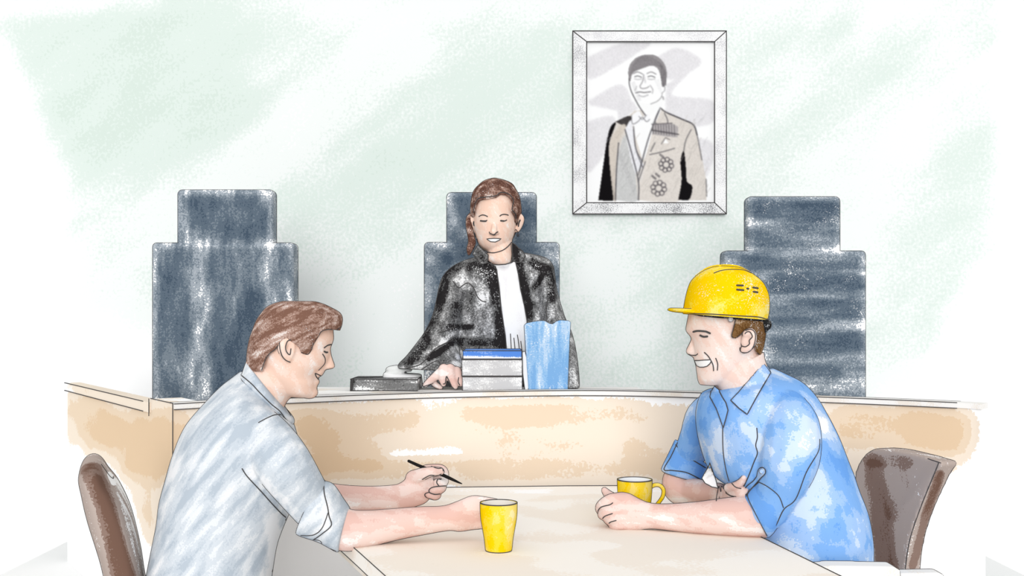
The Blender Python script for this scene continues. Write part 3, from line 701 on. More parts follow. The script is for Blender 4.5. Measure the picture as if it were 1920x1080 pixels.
# ------------------------------------------------------------------ things on the bench
def desk_box(name, x0, x1, y0, y1, d, depth, mat, label, cat, group=None, rise=None, items=None):
    a = P(x0, y0, d); b = P(x1, y1, d)
    o = single(name, rbox((a.x, d, b.z), (b.x, d + depth, a.z), .003, .008), mat, ((a.x + b.x) / 2, d + depth / 2, b.z), label, cat, group)
    if items: strokes(o, items, 0)
    z0, z1 = b.z + .001, a.z - .001; y = d - .0005
    add_line(o, [Vector(p) for p in ((a.x, y, z0), (a.x, y, z1), (b.x, y, z1), (b.x, y, z0), (a.x, y, z0))], LW * .85)
    add_line(o, [Vector(p) for p in ((a.x, y, a.z), (a.x + .002, d + depth, a.z), (b.x - .002, d + depth, a.z), (b.x, y, a.z))], LW * .85)
    return o
WT = 1.0205
yb = lambda d: HY + (CZ - WT) / d * F
db = desk_box('box_file', 657, 783, 711, yb(3.372), 3.372, .16, M_DARKBOX, 'flat dark grey box lying at the left end of the bench top', 'box', items=[([(660, 706), (780, 704)], 4, .35), ([(661, 712), (660, 735)], 3, .5)])
ink(db, [(661, 711), (658, 734)], 2.2)
pz = yb(3.375)
g1 = desk_box('document_box', 867, 979, 706, pz, 3.375, .19, M_GREYBOX, 'light grey document box standing on the bench, lowest of its stack', 'box', 'document stack on the bench')
g2 = desk_box('document_box', 866, 979, 674, 705.6, 3.376, .19, M_GREYBOX, 'light grey document box in the middle of the stack, under the blue binder', 'box', 'document stack on the bench')
g3 = desk_box('binder', 868, 978, 657, 673.6, 3.378, .18, M_BLUEBOX, 'flat blue binder lying on top of the grey document boxes', 'binder', 'document stack on the bench', items=[([(868, 672), (980, 672)], 2, -.4)])
fol = thing('document_folder', (P(1027, 700, 3.40).x, 3.42, WT), 'upright light blue folder standing on the bench right of the grey boxes', 'folder')
fd = 3.395
shape = [(983, 610), (988, 606), (1000, 603.5), (1014, 601.5), (1022, 602), (1030, 607), (1037, 608), (1043, 603), (1050, 600.5), (1066, 601.5), (1070, 604), (1068, 640), (1066, 690), (1064.5, yb(fd) - 1), (991, yb(fd) - 1), (988, 690), (985, 640)]
fo = part('cover', unify([prism([P(x, y, fd) for x, y in shape], Vector((0, .03, 0)))], .0028, 2), M_FOLDER, fol)
contour(fo, LW * .9, .03)
pp = part('paper', prism([P(x, y, 3.402) for x, y in ((979, 661), (984, 660), (992, 690), (996, yb(3.402)), (984, yb(3.402)), (980, 700))], Vector((0, .012, 0))), M_WHITE, fol, label='white paper edge', smooth=False)
add_line(pp, [P(979, 661, 3.401), P(980, 700, 3.401), P(984, yb(3.402), 3.401)], LW * .8)

# ------------------------------------------------------------------ cups
def lathe(c, prof, n=48):
    th = np.linspace(0, 2 * np.pi, n, endpoint=False)
    rings = [np.stack([c[0] + r * np.cos(th), c[1] + r * np.sin(th), np.full(n, c[2] + z)], 1) for r, z in prof]
    return rings_to_geo(rings)
def circle_line(o, c, r, z, w=LW):
    add_line(o, [Vector((c[0] + r * math.cos(a), c[1] + r * math.sin(a), c[2] + z)) for a in np.linspace(0, 2 * math.pi, 41)], w)
cd = 2.29; cc_ = P(935, 600, cd); cbase = (cc_.x, cd, TZ); u = cd / F
H = 90 * u
tum = thing('tumbler', cbase, 'tall yellow tumbler on the table at the hand of the man in grey-blue', 'cup')
prof_o = catmull([(23 * u, 0), (24.5 * u, .002), (26.5 * u, 20 * u), (29.5 * u, 38 * u), (33 * u, 58 * u), (34.3 * u, 72 * u), (34.6 * u, H - 4 * u), (34.6 * u, H)], 4)
tb_o = part('cup_body', lathe(cbase, [tuple(p) for p in prof_o] + [(33 * u, H), (32.4 * u, H - .004), (32 * u, 60 * u), (24 * u, 8 * u), (0.5 * u, 8 * u)]), M_YEL, tum)
strokes(tb_o, [([(915, 960), (918, 1020)], 12, .16), ([(958, 965), (955, 1020)], 9, -.16)], -.02)
li = part('cup_lining', lathe(cbase, [(.5 * u, 8.2 * u), (23.6 * u, 8.3 * u), (31.6 * u, 60 * u), (32.2 * u, H - .0005), (31.6 * u, H - .0005), (31 * u, 60 * u), (23 * u, 8.9 * u), (.5 * u, 9 * u)]), M_CREAM, tum, label='cream inside')
contour(tb_o, LW, .02); circle_line(tb_o, cbase, 34.8 * u, H, LW); circle_line(tb_o, cbase, 24 * u, .001, LW)
md = 2.70; mc = P(1190, 600, md); mbase = (mc.x, md, TZ); u = md / F; H = CZ - TZ - (899 - HY) / F * md
mug = thing('mug', mbase, 'yellow mug with a handle behind the hand of the man in the hard hat', 'cup')
mb = part('mug_body', lathe(mbase, [(24 * u, 0), (26.5 * u, .003), (29 * u, .02), (31.5 * u, H * .6), (32.3 * u, H - .004), (32.3 * u, H), (30.8 * u, H), (30.4 * u, H - .004), (29.5 * u, .03), (24 * u, .008), (.4 * u, .008)]), M_YEL, mug)
part('mug_lining', lathe(mbase, [(.4 * u, .0082), (23.6 * u, .0085), (29.3 * u, .03), (30.6 * u, H - .0005), (29.9 * u, H - .0005), (28.6 * u, .03), (23 * u, .0092), (.4 * u, .0095)]), M_WHITE, mug, label='white inside')
strokes(mb, [([(1175, 912), (1170, 930)], 9, .15), ([(1212, 915), (1208, 940)], 8, -.12)], -.02)
contour(mb, LW, .02); circle_line(mb, mbase, 32.5 * u, H, LW)
FM = FLAT(md)
mh = part('handle', ptube(FM, [(1219, 914, 0, 3.2), (1227, 909.5, 0, 3.4), (1237, 910, 0, 3.4), (1244, 918, 0, 3.4), (1243, 930, 0, 3.2), (1236, 941, 0, 3.0), (1226, 952, 0, 3.0), (1217, 956, 0, 3.0)], n=14), M_YEL, mug)
contour(mh, LW * .9, .02)
# ------------------------------------------------------------------ people
def G(fr):
    return fr.p
def sock(*pts): return tube([(Vector(p), r) for p, r in pts])
def set_arm_material(o, test):
    """second skin tone on the forearms and hands"""
    V = world_verts(o); x, y = topx(V); ok = test(x, y, V)
    for p in o.data.polygons:
        if all(ok[i] for i in p.vertices): p.material_index = 1
def seated_legs(hip, knee, foot, side, r=.085):
    """hip, knee, foot: world points of the middle of the figure; side: half distance vector"""
    g = []
    for s in (-1, 1):
        h, k, f = hip + side * s * .8, knee + side * s, foot + side * s
        g.append(tube([(h, r * 1.05), (h.lerp(k, .5), r * .95), (k, r * .74), (k.lerp(f, .12) + Vector((0, 0, -.02)), r * .7), (k.lerp(f, .5), r * .62), (f + Vector((0, 0, .07)), r * .48)], n=18))
    return g
def shoes(t, knee, foot, side, toe):
    for s in (-1, 1):
        f = foot + side * s
        part('shoe', unify([tube([(f - toe * .06 + Vector((0, 0, .04)), .038), (f + toe * .06 + Vector((0, 0, .04)), .040), (f + toe * .15 + Vector((0, 0, .034)), .033)]), tube([(f + Vector((0, 0, .05)), .042), (f + Vector((0, 0, .11)), .045)])], .006, 3), M_SHOE, t)

# ---------------------------------------------- the man in the pale shirt, left
A = Frame(560, 2.45); B = Frame(430, 2.45)
pl = thing('person', (B.p(400, 1000).x, 2.45, 0), 'man with brown hair in a rolled-sleeve grey-blue shirt, seated left, writing', 'person')
nd = -.078
head_l = [
    loft(A, [((540, 572), (590, 573), 0, .03), ((523, 576), (606, 577), 0, .05), ((500, 586), (620, 588), 0, .064), ((489, 600), (624, 602), 0, .072), ((480, 620), (624.5, 620), 0, .077), ((475, 640), (625, 637), 0, .078),
             ((473, 655), (619.5, 652), 0, .076), ((472, 670), (618, 668), 0, .074), ((478, 685), (612, 684), 0, .070), ((486, 698), (598, 698), 0, .066), ((494, 708), (592, 707), 0, .063), ((503, 717), (594, 716), 0, .06), ((513, 728), (592, 728), 0, .054), ((522, 737), (592, 738), 0, .046), ((538, 743), (587, 745), 0, .03)]),
    loft(A, [((600, 640), (619, 643), 0, .006), ((598, 652), (619.5, 653), 0, .008), ((597, 662), (620.5, 663), 0, .009), ((597, 673), (623.6, 674), 0, .011), ((597, 683), (627, 684), 0, .015), ((598, 688), (626.5, 689.5), 0, .016), ((600, 692), (614, 692), 0, .012)], n=20),
    loft(A, [((585, 690), (611, 690.5), 0, .026), ((583, 697), (608, 697), 0, .026), ((583, 702), (605, 702), 0, .024), ((584, 705), (601, 705.5), 0, .02)], n=20),
    loft(A, [((578, 711), (597.5, 711.5), 0, .022), ((576, 716), (599, 716), 0, .025), ((574, 722), (596, 721), 0, .026), ((572, 729), (593.5, 729), 0, .027), ((570, 735), (596, 734), 0, .027), ((570, 741), (594, 741), 0, .026), ((570, 746), (588, 746), 0, .02)], n=20),
    loft(A, [((463, 672), (560, 722), 0, .056), ((459, 690), (553, 738), 0, .058), ((457, 704), (536, 756), 0, .056), ((462, 735), (520, 800), 0, .06)]),
    ptube(A, [(537, 640, nd, 8), (529, 652, nd - .004, 8.5), (534, 665, nd, 7.5), (541, 674, nd + .004, 6)], n=16),
    ptube(A, [(541, 634, nd, 6), (548, 642, nd, 5.5), (549, 655, nd, 5), (545, 668, nd + .002, 5)], n=16),
    blob(A.p(539, 655, nd + .006), A.p(549, 655, nd + .006) - A.p(539, 655, nd + .006), Vector((0, 0, .022)), Vector(A.n) * .008),
    blob(A.p(539, 655, -nd), A.p(549, 655, -nd) - A.p(539, 655, -nd), Vector((0, 0, .030)), Vector(A.n) * .012),
]
Z = FLAT(0)
arm_l = [
    loft(Z, [((640, 940), (628, 1030), 2.33, .036), ((655, 955), (655, 1033), 2.335, .038), ((690, 957.5), (690, 1026), 2.35, .038), ((740, 954), (740, 1013), 2.37, .035), ((790, 950.5), (790, 1003), 2.385, .030), ((830, 949), (840, 994.5), 2.395, .025), ((858, 940), (862, 996), 2.40, .025), ((880, 931), (885, 993), 2.405, .023), ((897, 930), (903, 991), 2.405, .020), ((910, 938), (912, 986), 2.40, .016)], n=28),
    ptube(Z, [(893, 940, 2.405, 10.5), (915, 942, 2.395, 9.5), (938, 946, 2.375, 8.5), (952, 949, 2.352, 7.5)]),
    ptube(Z, [(895, 955, 2.405, 10.5), (918, 957, 2.395, 9.5), (942, 960, 2.375, 8.5), (954, 962, 2.350, 7.5)]),
    ptube(Z, [(895, 969, 2.405, 10), (916, 971, 2.395, 9), (939, 973, 2.375, 8.2), (951, 975, 2.352, 7.2)]),
    ptube(Z, [(893, 982, 2.40, 9), (912, 984, 2.392, 8), (930, 986, 2.375, 7), (941, 987, 2.356, 6.5)]),
    ptube(Z, [(866, 952, 2.40, 11), (888, 950, 2.405, 10), (910, 952, 2.40, 8), (925, 955, 2.39, 7)]),
]
fz = .035
arm_l2 = [
    loft(Z, [((590, 900), (600, 958), 2.69, .03), ((622, 907), (622, 962), 2.70, .033), ((660, 911), (660, 964), 2.72, .034), ((700, 912), (700, 961), 2.74, .032), ((735, 910), (740, 957), 2.76, .028), ((752, 905), (764, 953), 2.775, .024), ((775, 887), (782, 949), 2.785, .021), ((792, 880), (797, 943), 2.79, .020), ((805, 879), (806, 934), 2.795, .017), ((813, 886), (812, 925), 2.80, .013)], n=28),
    ptube(Z, [(798, 882, 2.82, 10), (813, 879.5, 2.83, 9), (828, 881, 2.828, 9), (833, 890, 2.82, 8.5), (832, 900, 2.81, 7)]),
    ptube(Z, [(775, 897, 2.785, 15), (792, 889, 2.765, 11.5), (808, 884.5, 2.755, 9), (822, 883.5, 2.765, 7.5), (826, 884, 2.768, 7)]),
    ptube(Z, [(806, 893, 2.82, 9), (825, 893, 2.825, 8.5), (833, 900, 2.81, 8), (829, 907, 2.79, 7.5), (819, 905, 2.78, 7)]),
    ptube(Z, [(803, 905, 2.81, 9), (822, 907, 2.82, 8.5), (829, 913, 2.80, 8), (824, 918, 2.78, 7.8), (813, 919, 2.774, 7.2)]),
    ptube(Z, [(800, 918, 2.80, 8.5), (814, 923, 2.805, 7.5), (820, 928, 2.79, 7), (815, 931, 2.775, 6.6), (804, 928, 2.77, 6.2)]),
]
hipL = B.p(395, 1230); hipL.y = 2.45; kneeL = Vector((-.28, 2.50, .50)); footL = Vector((-.30, 2.55, 0)); sideL = Vector((0, .13, 0))
core_l = [loft(B, [((300, 1230), (480, 1230), 0, .13), ((310, 1075), (480, 1075), 0, .13), ((330, 960), (500, 965), 0, .14), ((355, 860), (530, 880), 0, .16), ((395, 780), (535, 820), 0, .15), ((440, 730), (530, 775), 0, .09)]),
          ptube(B, [(488, 815, -.15, 30), (530, 880, -.16, 30)]), tube([(B.p(530, 880, -.16), .035), (P(590, 955, 2.34), .033), (P(640, 990, 2.335), .036)]),
          tube([(B.p(488, 815, .14), .04), (P(560, 900, 2.66), .036), (P(605, 930, 2.69), .032)])] + seated_legs(hipL, kneeL, footL, sideL, .07)
body = part('body', unify(head_l + arm_l + arm_l2 + core_l, .0032, 4), [M_FACE_L, M_ARM], pl)
set_arm_material(body, lambda x, y, V: (x > 600) & (y > 800))
strokes(body, [([(660, 968), (760, 965), (860, 950)], 14, .16), ([(650, 1010), (840, 985)], 10, -.12), ([(650, 1030), (700, 1020)], 8, -.14), ([(640, 922), (740, 925)], 10, .14), ([(640, 950), (740, 945)], 8, -.16), ([(800, 900), (830, 920)], 18, -.03)], 0)
contour(body, LW, .018)
for l in ([(608, 652), (614.6, 647.5), (621, 646)],): ink(body, l, 1.3)
ink(body, [(608, 659), (611, 660.5), (614, 660.5)], 1.7)
for l in ([(605, 664), (609.5, 672), (608.5, 682), (597.6, 694)], [(545, 637.5), (539, 640), (535.5, 651), (537.5, 660), (543.5, 665), (545.5, 654)], [(524, 644), (525, 655), (529, 667.5), (536, 675.5), (544, 679)], [(524, 644), (530, 631), (540, 629), (548, 633), (551, 641)],
          [(792, 899), (806, 891.5), (818, 892), (827, 889)], [(809, 874.5), (820, 878), (829, 878), (831, 883)], [(828, 898), (821, 899), (819, 905), (823, 911)], [(836, 911), (814, 913), (805, 918), (806, 924), (815, 927)], [(805, 923), (797, 926), (799, 932), (812, 937)], [(806, 924), (815, 927), (825, 926)], [(591, 700), (596, 702), (602, 705)], [(591, 700), (593, 706), (598, 713)]):
    ink(body, l, LW)
hl = mesh_from(*loft(A, [((530, 565), (590, 565.5), 0, .03), ((514, 569), (606, 570), 0, .05), ((500, 576), (621, 577), 0, .066), ((489, 588), (636, 585.5), 0, .076), ((480, 602), (641.5, 594), 0, .082), ((473, 620), (641.5, 606), 0, .085), ((468, 634), (636, 622), 0, .086), ((464.5, 650), (626, 642), 0, .085), ((462.5, 665), (612, 660), 0, .083), ((462, 680), (600, 678), 0, .080), ((462, 698), (590, 698), 0, .074)], n=56))
hairpoly = [(440, 700), (440, 545), (560, 540), (670, 560), (670, 630), (645, 622), (632, 618.5), (622, 618.5), (614, 618.5), (603, 622), (597, 631), (592, 639), (586.5, 649), (585, 656), (578, 664.5), (571, 664), (564.5, 661.5), (560, 652), (553, 645), (540, 637), (530, 641), (522.5, 648), (514.5, 657), (505, 664), (498, 675), (490, 698)]
hl = boolean(hl, prism([A.p(x, y, -.10) for x, y in hairpoly], A.n * .2), 'INTERSECT')
hair = part('hair', hl, M_HAIR_L, pl)
contour(hair, LW * .9, .03)
ink(hair, [(641, 611), (632, 618), (622, 618), (614, 618), (603, 621.5), (597, 630.5), (592, 638.5), (586.5, 648), (584, 656), (578, 664), (571, 663.5), (565, 661)], LW * .8, jump=.1, on=[body])
ink(hair, [(522, 648), (514, 656.5), (504.5, 663.5), (497.5, 674.5), (490.5, 694)], LW * .8, jump=.1, on=[body])
sh = unify([
    loft(B, [((258, 1200), (500, 1200), 0, .17), ((264, 1130), (503, 1130), 0, .17), ((275, 1075), (510, 1075), 0, .17), ((284, 1030), (519, 1020), 0, .175), ((293, 985), (531, 985), 0, .178), ((298, 945), (544, 955), 0, .18), ((310, 900), (556, 925), 0, .19), ((325, 850), (564, 880), 0, .2), ((347, 800), (563, 842), 0, .202), ((383, 757), (556, 812), 0, .19), ((413, 726), (550, 793), 0, .155), ((436, 708), (540, 775), 0, .11), ((452, 696), (530, 752), 0, .075)], n=48),
    tube([(B.p(478, 800, -.12), .052), (B.p(500, 826, -.15), .058), (P(532, 872, 2.29), .060), (P(580, 940, 2.325), .050), (P(605, 968, 2.33), .047)]),
    tube([(B.p(478, 805, .12), .05), (P(520, 850, 2.63), .045), (P(575, 905, 2.67), .037), (P(600, 930, 2.69), .034)]),
], .0045, 5)
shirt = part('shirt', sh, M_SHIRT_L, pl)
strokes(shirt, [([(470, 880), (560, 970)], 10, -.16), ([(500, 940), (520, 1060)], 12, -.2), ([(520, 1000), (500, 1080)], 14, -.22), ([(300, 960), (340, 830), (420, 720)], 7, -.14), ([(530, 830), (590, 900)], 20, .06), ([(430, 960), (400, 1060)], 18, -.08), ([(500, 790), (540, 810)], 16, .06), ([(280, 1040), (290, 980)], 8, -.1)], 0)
contour(shirt, LW, .05)
ink(shirt, [(485, 792), (500, 784), (515, 778), (528, 778), (536, 784)], LW); ink(shirt, [(454, 879), (464, 894), (490, 922), (515, 950), (536, 970), (556, 979), (568, 991)], LW)
ink(shirt, [(536, 972), (528, 1010), (520, 1030), (510, 1072)], LW); ink(shirt, [(510, 1072), (517, 1079)], LW)
cf = part('cuff', unify([loft(Z, [((603, 901), (556, 1000), 2.33, .056), ((607, 902), (566, 1005), 2.33, .060), ((624, 909), (597, 1015), 2.332, .062), ((642, 935), (620, 1027), 2.334, .058), ((653, 951), (633, 1034), 2.336, .053), ((655, 957), (637, 1032), 2.337, .046)], n=36)], .003, 3), M_SHIRT_L, shirt)
strokes(cf, [([(612, 930), (612, 990)], 9, -.16), ([(580, 1003), (612, 985)], 6, -.2)], .06)
contour(cf, LW, .02)
ink(cf, [(607, 903), (608, 925), (614, 950), (617, 968), (621, 985), (605, 1000), (585, 1013), (566, 1015)], LW, jump=.1); ink(cf, [(615, 962), (604, 990), (588, 1003), (564, 1004)], LW * .9, jump=.1)
ink(cf, [(588, 1012), (600, 1014), (607, 1024), (618, 1028), (630, 1033)], LW * .9, jump=.1)
part('cuff', unify([loft(Z, [((590, 898), (590, 960), 2.685, .036), ((612, 903), (606, 963), 2.695, .042), ((622, 906), (618, 964), 2.70, .040)], n=30)], .004, 3), M_SHIRT_L, shirt)
co = part('collar', unify([loft(A, [((449, 706), (548, 796), 0, .070), ((452, 704), (552, 792), 0, .078), ((456, 694), (550, 783), 0, .074), ((461, 680), (544, 779), 0, .067), ((463.5, 678.5), (540, 772), 0, .060)], n=40)], .003, 3), M_SHIRT_L, shirt)
strokes(co, [([(480, 705), (540, 770)], 9, .08)], .02)
contour(co, LW, .02)
ink(co, [(462, 679), (475, 687), (490, 697), (508, 718), (521, 738), (534, 760), (545, 779)], LW, jump=.1); ink(co, [(453, 704), (472, 720), (486, 735), (508, 757), (525, 771), (535, 785), (547, 797)], LW, jump=.1)
part('trousers', unify(seated_legs(hipL, kneeL, footL, sideL, .082) + [blob(hipL, (.14, 0, 0), (0, .19, 0), (0, 0, .11))], .007, 4), M_TROUS_L, pl)
shoes(pl, kneeL, footL, sideL, Vector((1, 0, 0)))
pen = single('pen', tube([(P(766.5, 864.5, 2.805), .0038), (P(790, 875, 2.80), .0044), (P(826, 889, 2.792), .0044), (P(845, 897.5, 2.786), .0042), (P(860, 904.5, 2.782), .0026), (P(866, 907, 2.78), .0012)], n=14, sub=3), BLACK, P(815, 885, 2.79), 'slim black pen held in the hand of the man in the pale shirt', 'pen')

# ---------------------------------------------- the man in the blue shirt and hard hat, right
A = Frame(1365, 2.55); B = Frame(1460, 2.58)
pr = thing('person', (B.p(1540, 1000).x, 2.6, 0), 'smiling man in a rolled-sleeve blue shirt with folded arms, seated right', 'person')
nd = -.080
head_r = [
    loft(A, [((1330, 512), (1395, 512), 0, .045), ((1310, 526), (1416, 528), 0, .064), ((1298, 548), (1428, 552), 0, .075), ((1293, 572), (1431, 578), 0, .078), ((1291, 590), (1431, 596), 0, .078), ((1288, 606), (1431, 610), 0, .077), ((1286.5, 620), (1430, 621), 0, .076), ((1295, 631), (1429, 632), 0, .074), ((1299, 645), (1427, 645), 0, .072), ((1300, 658), (1423, 659), 0, .069), ((1301, 672), (1416, 673), 0, .066), ((1305, 686), (1408, 687), 0, .062), ((1307, 700), (1396, 701), 0, .056), ((1309, 712), (1380, 713), 0, .048), ((1316, 721), (1362, 722), 0, .032)]),
    loft(A, [((1297, 628), (1312, 628), 0, .007), ((1296.5, 635), (1312, 635), 0, .009), ((1292.5, 645), (1314, 645), 0, .011), ((1288, 654), (1315, 654), 0, .015), ((1286.6, 659), (1315, 659.5), 0, .017), ((1290, 664), (1314, 664), 0, .016), ((1298, 668), (1312, 667.5), 0, .010)], n=20),
    loft(A, [((1298, 666), (1325, 666), 0, .026), ((1301, 671), (1325, 671), 0, .027), ((1303, 675), (1325, 675), 0, .026)], n=20),
    loft(A, [((1306, 687), (1330, 687), 0, .026), ((1305.5, 692), (1332, 692), 0, .027), ((1307, 701), (1335, 701), 0, .027), ((1308.5, 712), (1338, 712), 0, .027), ((1312, 720.5), (1338, 721), 0, .022)], n=20),
    loft(A, [((1336, 708), (1432, 660), 0, .055), ((1341, 723), (1434, 674), 0, .058), ((1351, 741), (1440, 690), 0, .060), ((1360, 754), (1446, 705), 0, .064), ((1370, 790), (1475, 740), 0, .08)]),
    ptube(A, [(1399, 626, nd, 7), (1408, 622, nd - .002, 7), (1412, 632, nd - .003, 7), (1409, 645, nd, 7), (1400, 654, nd + .002, 6.5), (1393, 656, nd + .005, 5)], n=16),
    blob(A.p(1401, 640, nd + .006), A.p(1413, 640, nd + .006) - A.p(1401, 640, nd + .006), Vector((0, 0, .022)), Vector(A.n) * .009),
    blob(A.p(1401, 640, -nd), A.p(1412, 640, -nd) - A.p(1401, 640, -nd), Vector((0, 0, .030)), Vector(A.n) * .012),
]
arm_r = [
    loft(Z, [((1418, 935), (1440, 1006), 2.44, .036), ((1400, 931), (1432, 1008), 2.445, .040), ((1370, 933), (1385, 1006.5), 2.455, .040), ((1310, 941), (1310, 1001), 2.48, .034), ((1265, 944.5), (1265, 996), 2.50, .028), ((1235, 945), (1235, 992), 2.51, .024), ((1214, 942), (1215, 991.5), 2.52, .022), ((1197, 934.5), (1195, 994), 2.525, .023), ((1180, 925.5), (1178, 996), 2.53, .024), ((1165, 923), (1162, 995.5), 2.535, .023), ((1150, 925), (1150, 992), 2.54, .018)], n=28),
    ptube(Z, [(1168, 936, 2.53, 12), (1148, 938, 2.525, 12.5), (1133, 946, 2.535, 12), (1127, 954, 2.56, 10.5), (1136, 958, 2.585, 9)]),
    ptube(Z, [(1168, 953, 2.525, 12), (1147, 957, 2.52, 11.5), (1135, 962, 2.53, 11), (1130.5, 965, 2.555, 9.5), (1140, 967, 2.58, 8.5)]),
    ptube(Z, [(1168, 969, 2.525, 11.5), (1153, 972, 2.52, 10.5), (1143.5, 974, 2.532, 9.5), (1141, 975, 2.555, 8.5), (1149, 977, 2.58, 8)]),
    ptube(Z, [(1170, 983, 2.525, 10.5), (1159, 985, 2.522, 9), (1150.5, 986, 2.532, 8), (1149, 986, 2.552, 7.2), (1156, 986, 2.575, 7)]),
    ptube(Z, [(1163, 940, 2.56, 11), (1150, 934, 2.585, 9.5), (1140, 927, 2.60, 8), (1133.5, 919.5, 2.605, 6)]),
]
arm_r2 = [
    tube([(P(1288, 862, 2.80), .022), (P(1277, 885, 2.80), .034), (P(1271, 902, 2.80), .040), (P(1276, 917, 2.79), .041), (P(1300, 922, 2.76), .036), (P(1330, 924, 2.67), .027), (P(1350, 923, 2.61), .022)]),
    loft(Z, [((1325, 908), (1325, 945), 2.66, .020), ((1347, 912), (1343, 942), 2.58, .017), ((1366, 904.5), (1362, 940), 2.51, .018), ((1384, 904), (1380, 938), 2.475, .018), ((1394, 910), (1394, 938), 2.46, .013)], n=24),
    ptube(Z, [(1366, 915, 2.50, 9), (1380, 911, 2.465, 8), (1390, 904, 2.445, 7), (1395.5, 895.5, 2.435, 5.5)]),
    ptube(Z, [(1382, 913, 2.475, 8.5), (1392, 917, 2.462, 8), (1402, 922, 2.45, 7)]), ptube(Z, [(1382, 923, 2.48, 8.5), (1394, 927, 2.468, 8), (1404, 932, 2.455, 7)]),
    ptube(Z, [(1384, 933, 2.53, 8), (1398, 938, 2.515, 7.5), (1408, 943, 2.505, 7)]), ptube(Z, [(1378, 940, 2.535, 7.5), (1390, 946, 2.52, 7), (1399, 951, 2.51, 6.5)]),
]
hipR = Vector((.80, 2.60, .56)); kneeR = Vector((.42, 2.56, .52)); footR = Vector((.44, 2.58, 0)); sideR = Vector((0, .13, 0))
core_r = [loft(B, [((1430, 1220), (1610, 1220), 0, .13), ((1430, 1060), (1605, 1060), 0, .13), ((1430, 960), (1590, 960), 0, .14), ((1370, 870), (1565, 860), 0, .16), ((1345, 800), (1530, 790), 0, .15), ((1370, 760), (1470, 720), 0, .09)]),
          tube([(B.p(1480, 810, -.14), .036), (P(1462, 900, 2.40), .036), (P(1436, 965, 2.43), .036), (P(1415, 968, 2.445), .036)]),
          tube([(P(1340, 780, 2.70), .036), (P(1313, 820, 2.76), .030), (P(1290, 862, 2.80), .024)])] + seated_legs(hipR, kneeR, footR, sideR, .07)
body = part('body', unify(head_r + arm_r + arm_r2 + core_r, .0032, 4), [M_FACE_R, M_ARM], pr)
set_arm_material(body, lambda x, y, V: (x < 1450) & (y > 830))
strokes(body, [([(1230, 955), (1310, 952), (1400, 945)], 12, .16), ([(1180, 985), (1300, 990), (1420, 998)], 8, -.14), ([(1170, 970), (1260, 968)], 8, -.10), ([(1150, 935), (1190, 935)], 12, .10), ([(1255, 910), (1320, 925)], 16, .12), ([(1250, 938), (1300, 938)], 6, -.2), ([(1355, 925), (1395, 905)], 18, -.02)], 0)
contour(body, LW, .018)
ink(body, [(1300, 622.2), (1307, 620.7), (1316, 621), (1324, 622), (1331, 625)], 1.9); ink(body, [(1313, 629), (1319, 631.5), (1326, 631)], 1.9); ink(body, [(1285.5, 618), (1287.5, 622)], 2.2)
for l in ([(1291, 664), (1297, 666), (1304, 666.3), (1308, 663.5)], [(1321, 661), (1328, 668), (1333, 676), (1337, 685), (1338, 695)], [(1342, 672), (1345.5, 682), (1345, 694)], [(1397, 625.5), (1400, 622.5), (1406, 622.5), (1410.5, 631), (1405, 638), (1405, 645), (1398, 650), (1391, 649)], [(1398.5, 619.5), (1408, 617.5), (1415, 623), (1416.5, 634), (1413, 649), (1405, 659), (1394, 661.5), (1388, 657), (1387.5, 652)],
          [(1121.5, 962), (1122, 956.5), (1128, 950.5), (1143, 946.5), (1148.6, 943)], [(1130, 972), (1135, 967.5), (1148, 963)], [(1142, 981), (1146, 978.5), (1155, 976)], [(1372, 906), (1379, 913), (1389, 916)], [(1361, 924), (1370, 929.5), (1380, 931.5)], [(1343, 939), (1345, 925), (1348, 912)]):
    ink(body, l, LW)
te = patch('teeth', [(1302.5, 676), (1310, 676), (1320, 675.2), (1332, 674.6), (1333.5, 677.5), (1331, 682), (1326, 686.5), (1319, 688.5), (1312, 688.5), (1306.5, 686), (1304, 680)], [body], M_TEETH, pr, t=.0015, step=2.5, label='white teeth of the smile', smooth=False, w=.9)
hr = mesh_from(*loft(A, [((1300, 560), (1437, 570), 0, .083), ((1300, 590), (1437, 596), 0, .0845), ((1300, 610), (1437, 612), 0, .084), ((1300, 626), (1436, 626), 0, .083), ((1303, 640), (1434, 640), 0, .080), ((1305, 655), (1431, 655), 0, .076), ((1310, 668), (1429, 669), 0, .072)], n=56))
hairpoly = [(1378, 570), (1450, 570), (1450, 640), (1434, 655), (1428.5, 668), (1424, 664), (1418, 660), (1416.5, 650), (1417, 636), (1417, 626), (1413, 619), (1407, 616.5), (1398.5, 619), (1392, 625), (1386, 631), (1379, 634.5), (1373, 633.5), (1371, 629), (1374, 618), (1379, 600)]
hr = boolean(hr, prism([A.p(x, y, -.10) for x, y in hairpoly], A.n * .2), 'INTERSECT')
hair = part('hair', hr, M_HAIR_R, pr); contour(hair, LW * .8, .02)
ink(hair, [(1379, 600), (1374.5, 618), (1371.8, 629), (1374, 633), (1379, 634), (1386, 630), (1392, 624), (1398.5, 618), (1407, 615.8), (1413.5, 618), (1417.5, 626)], LW * .8, jump=.05)
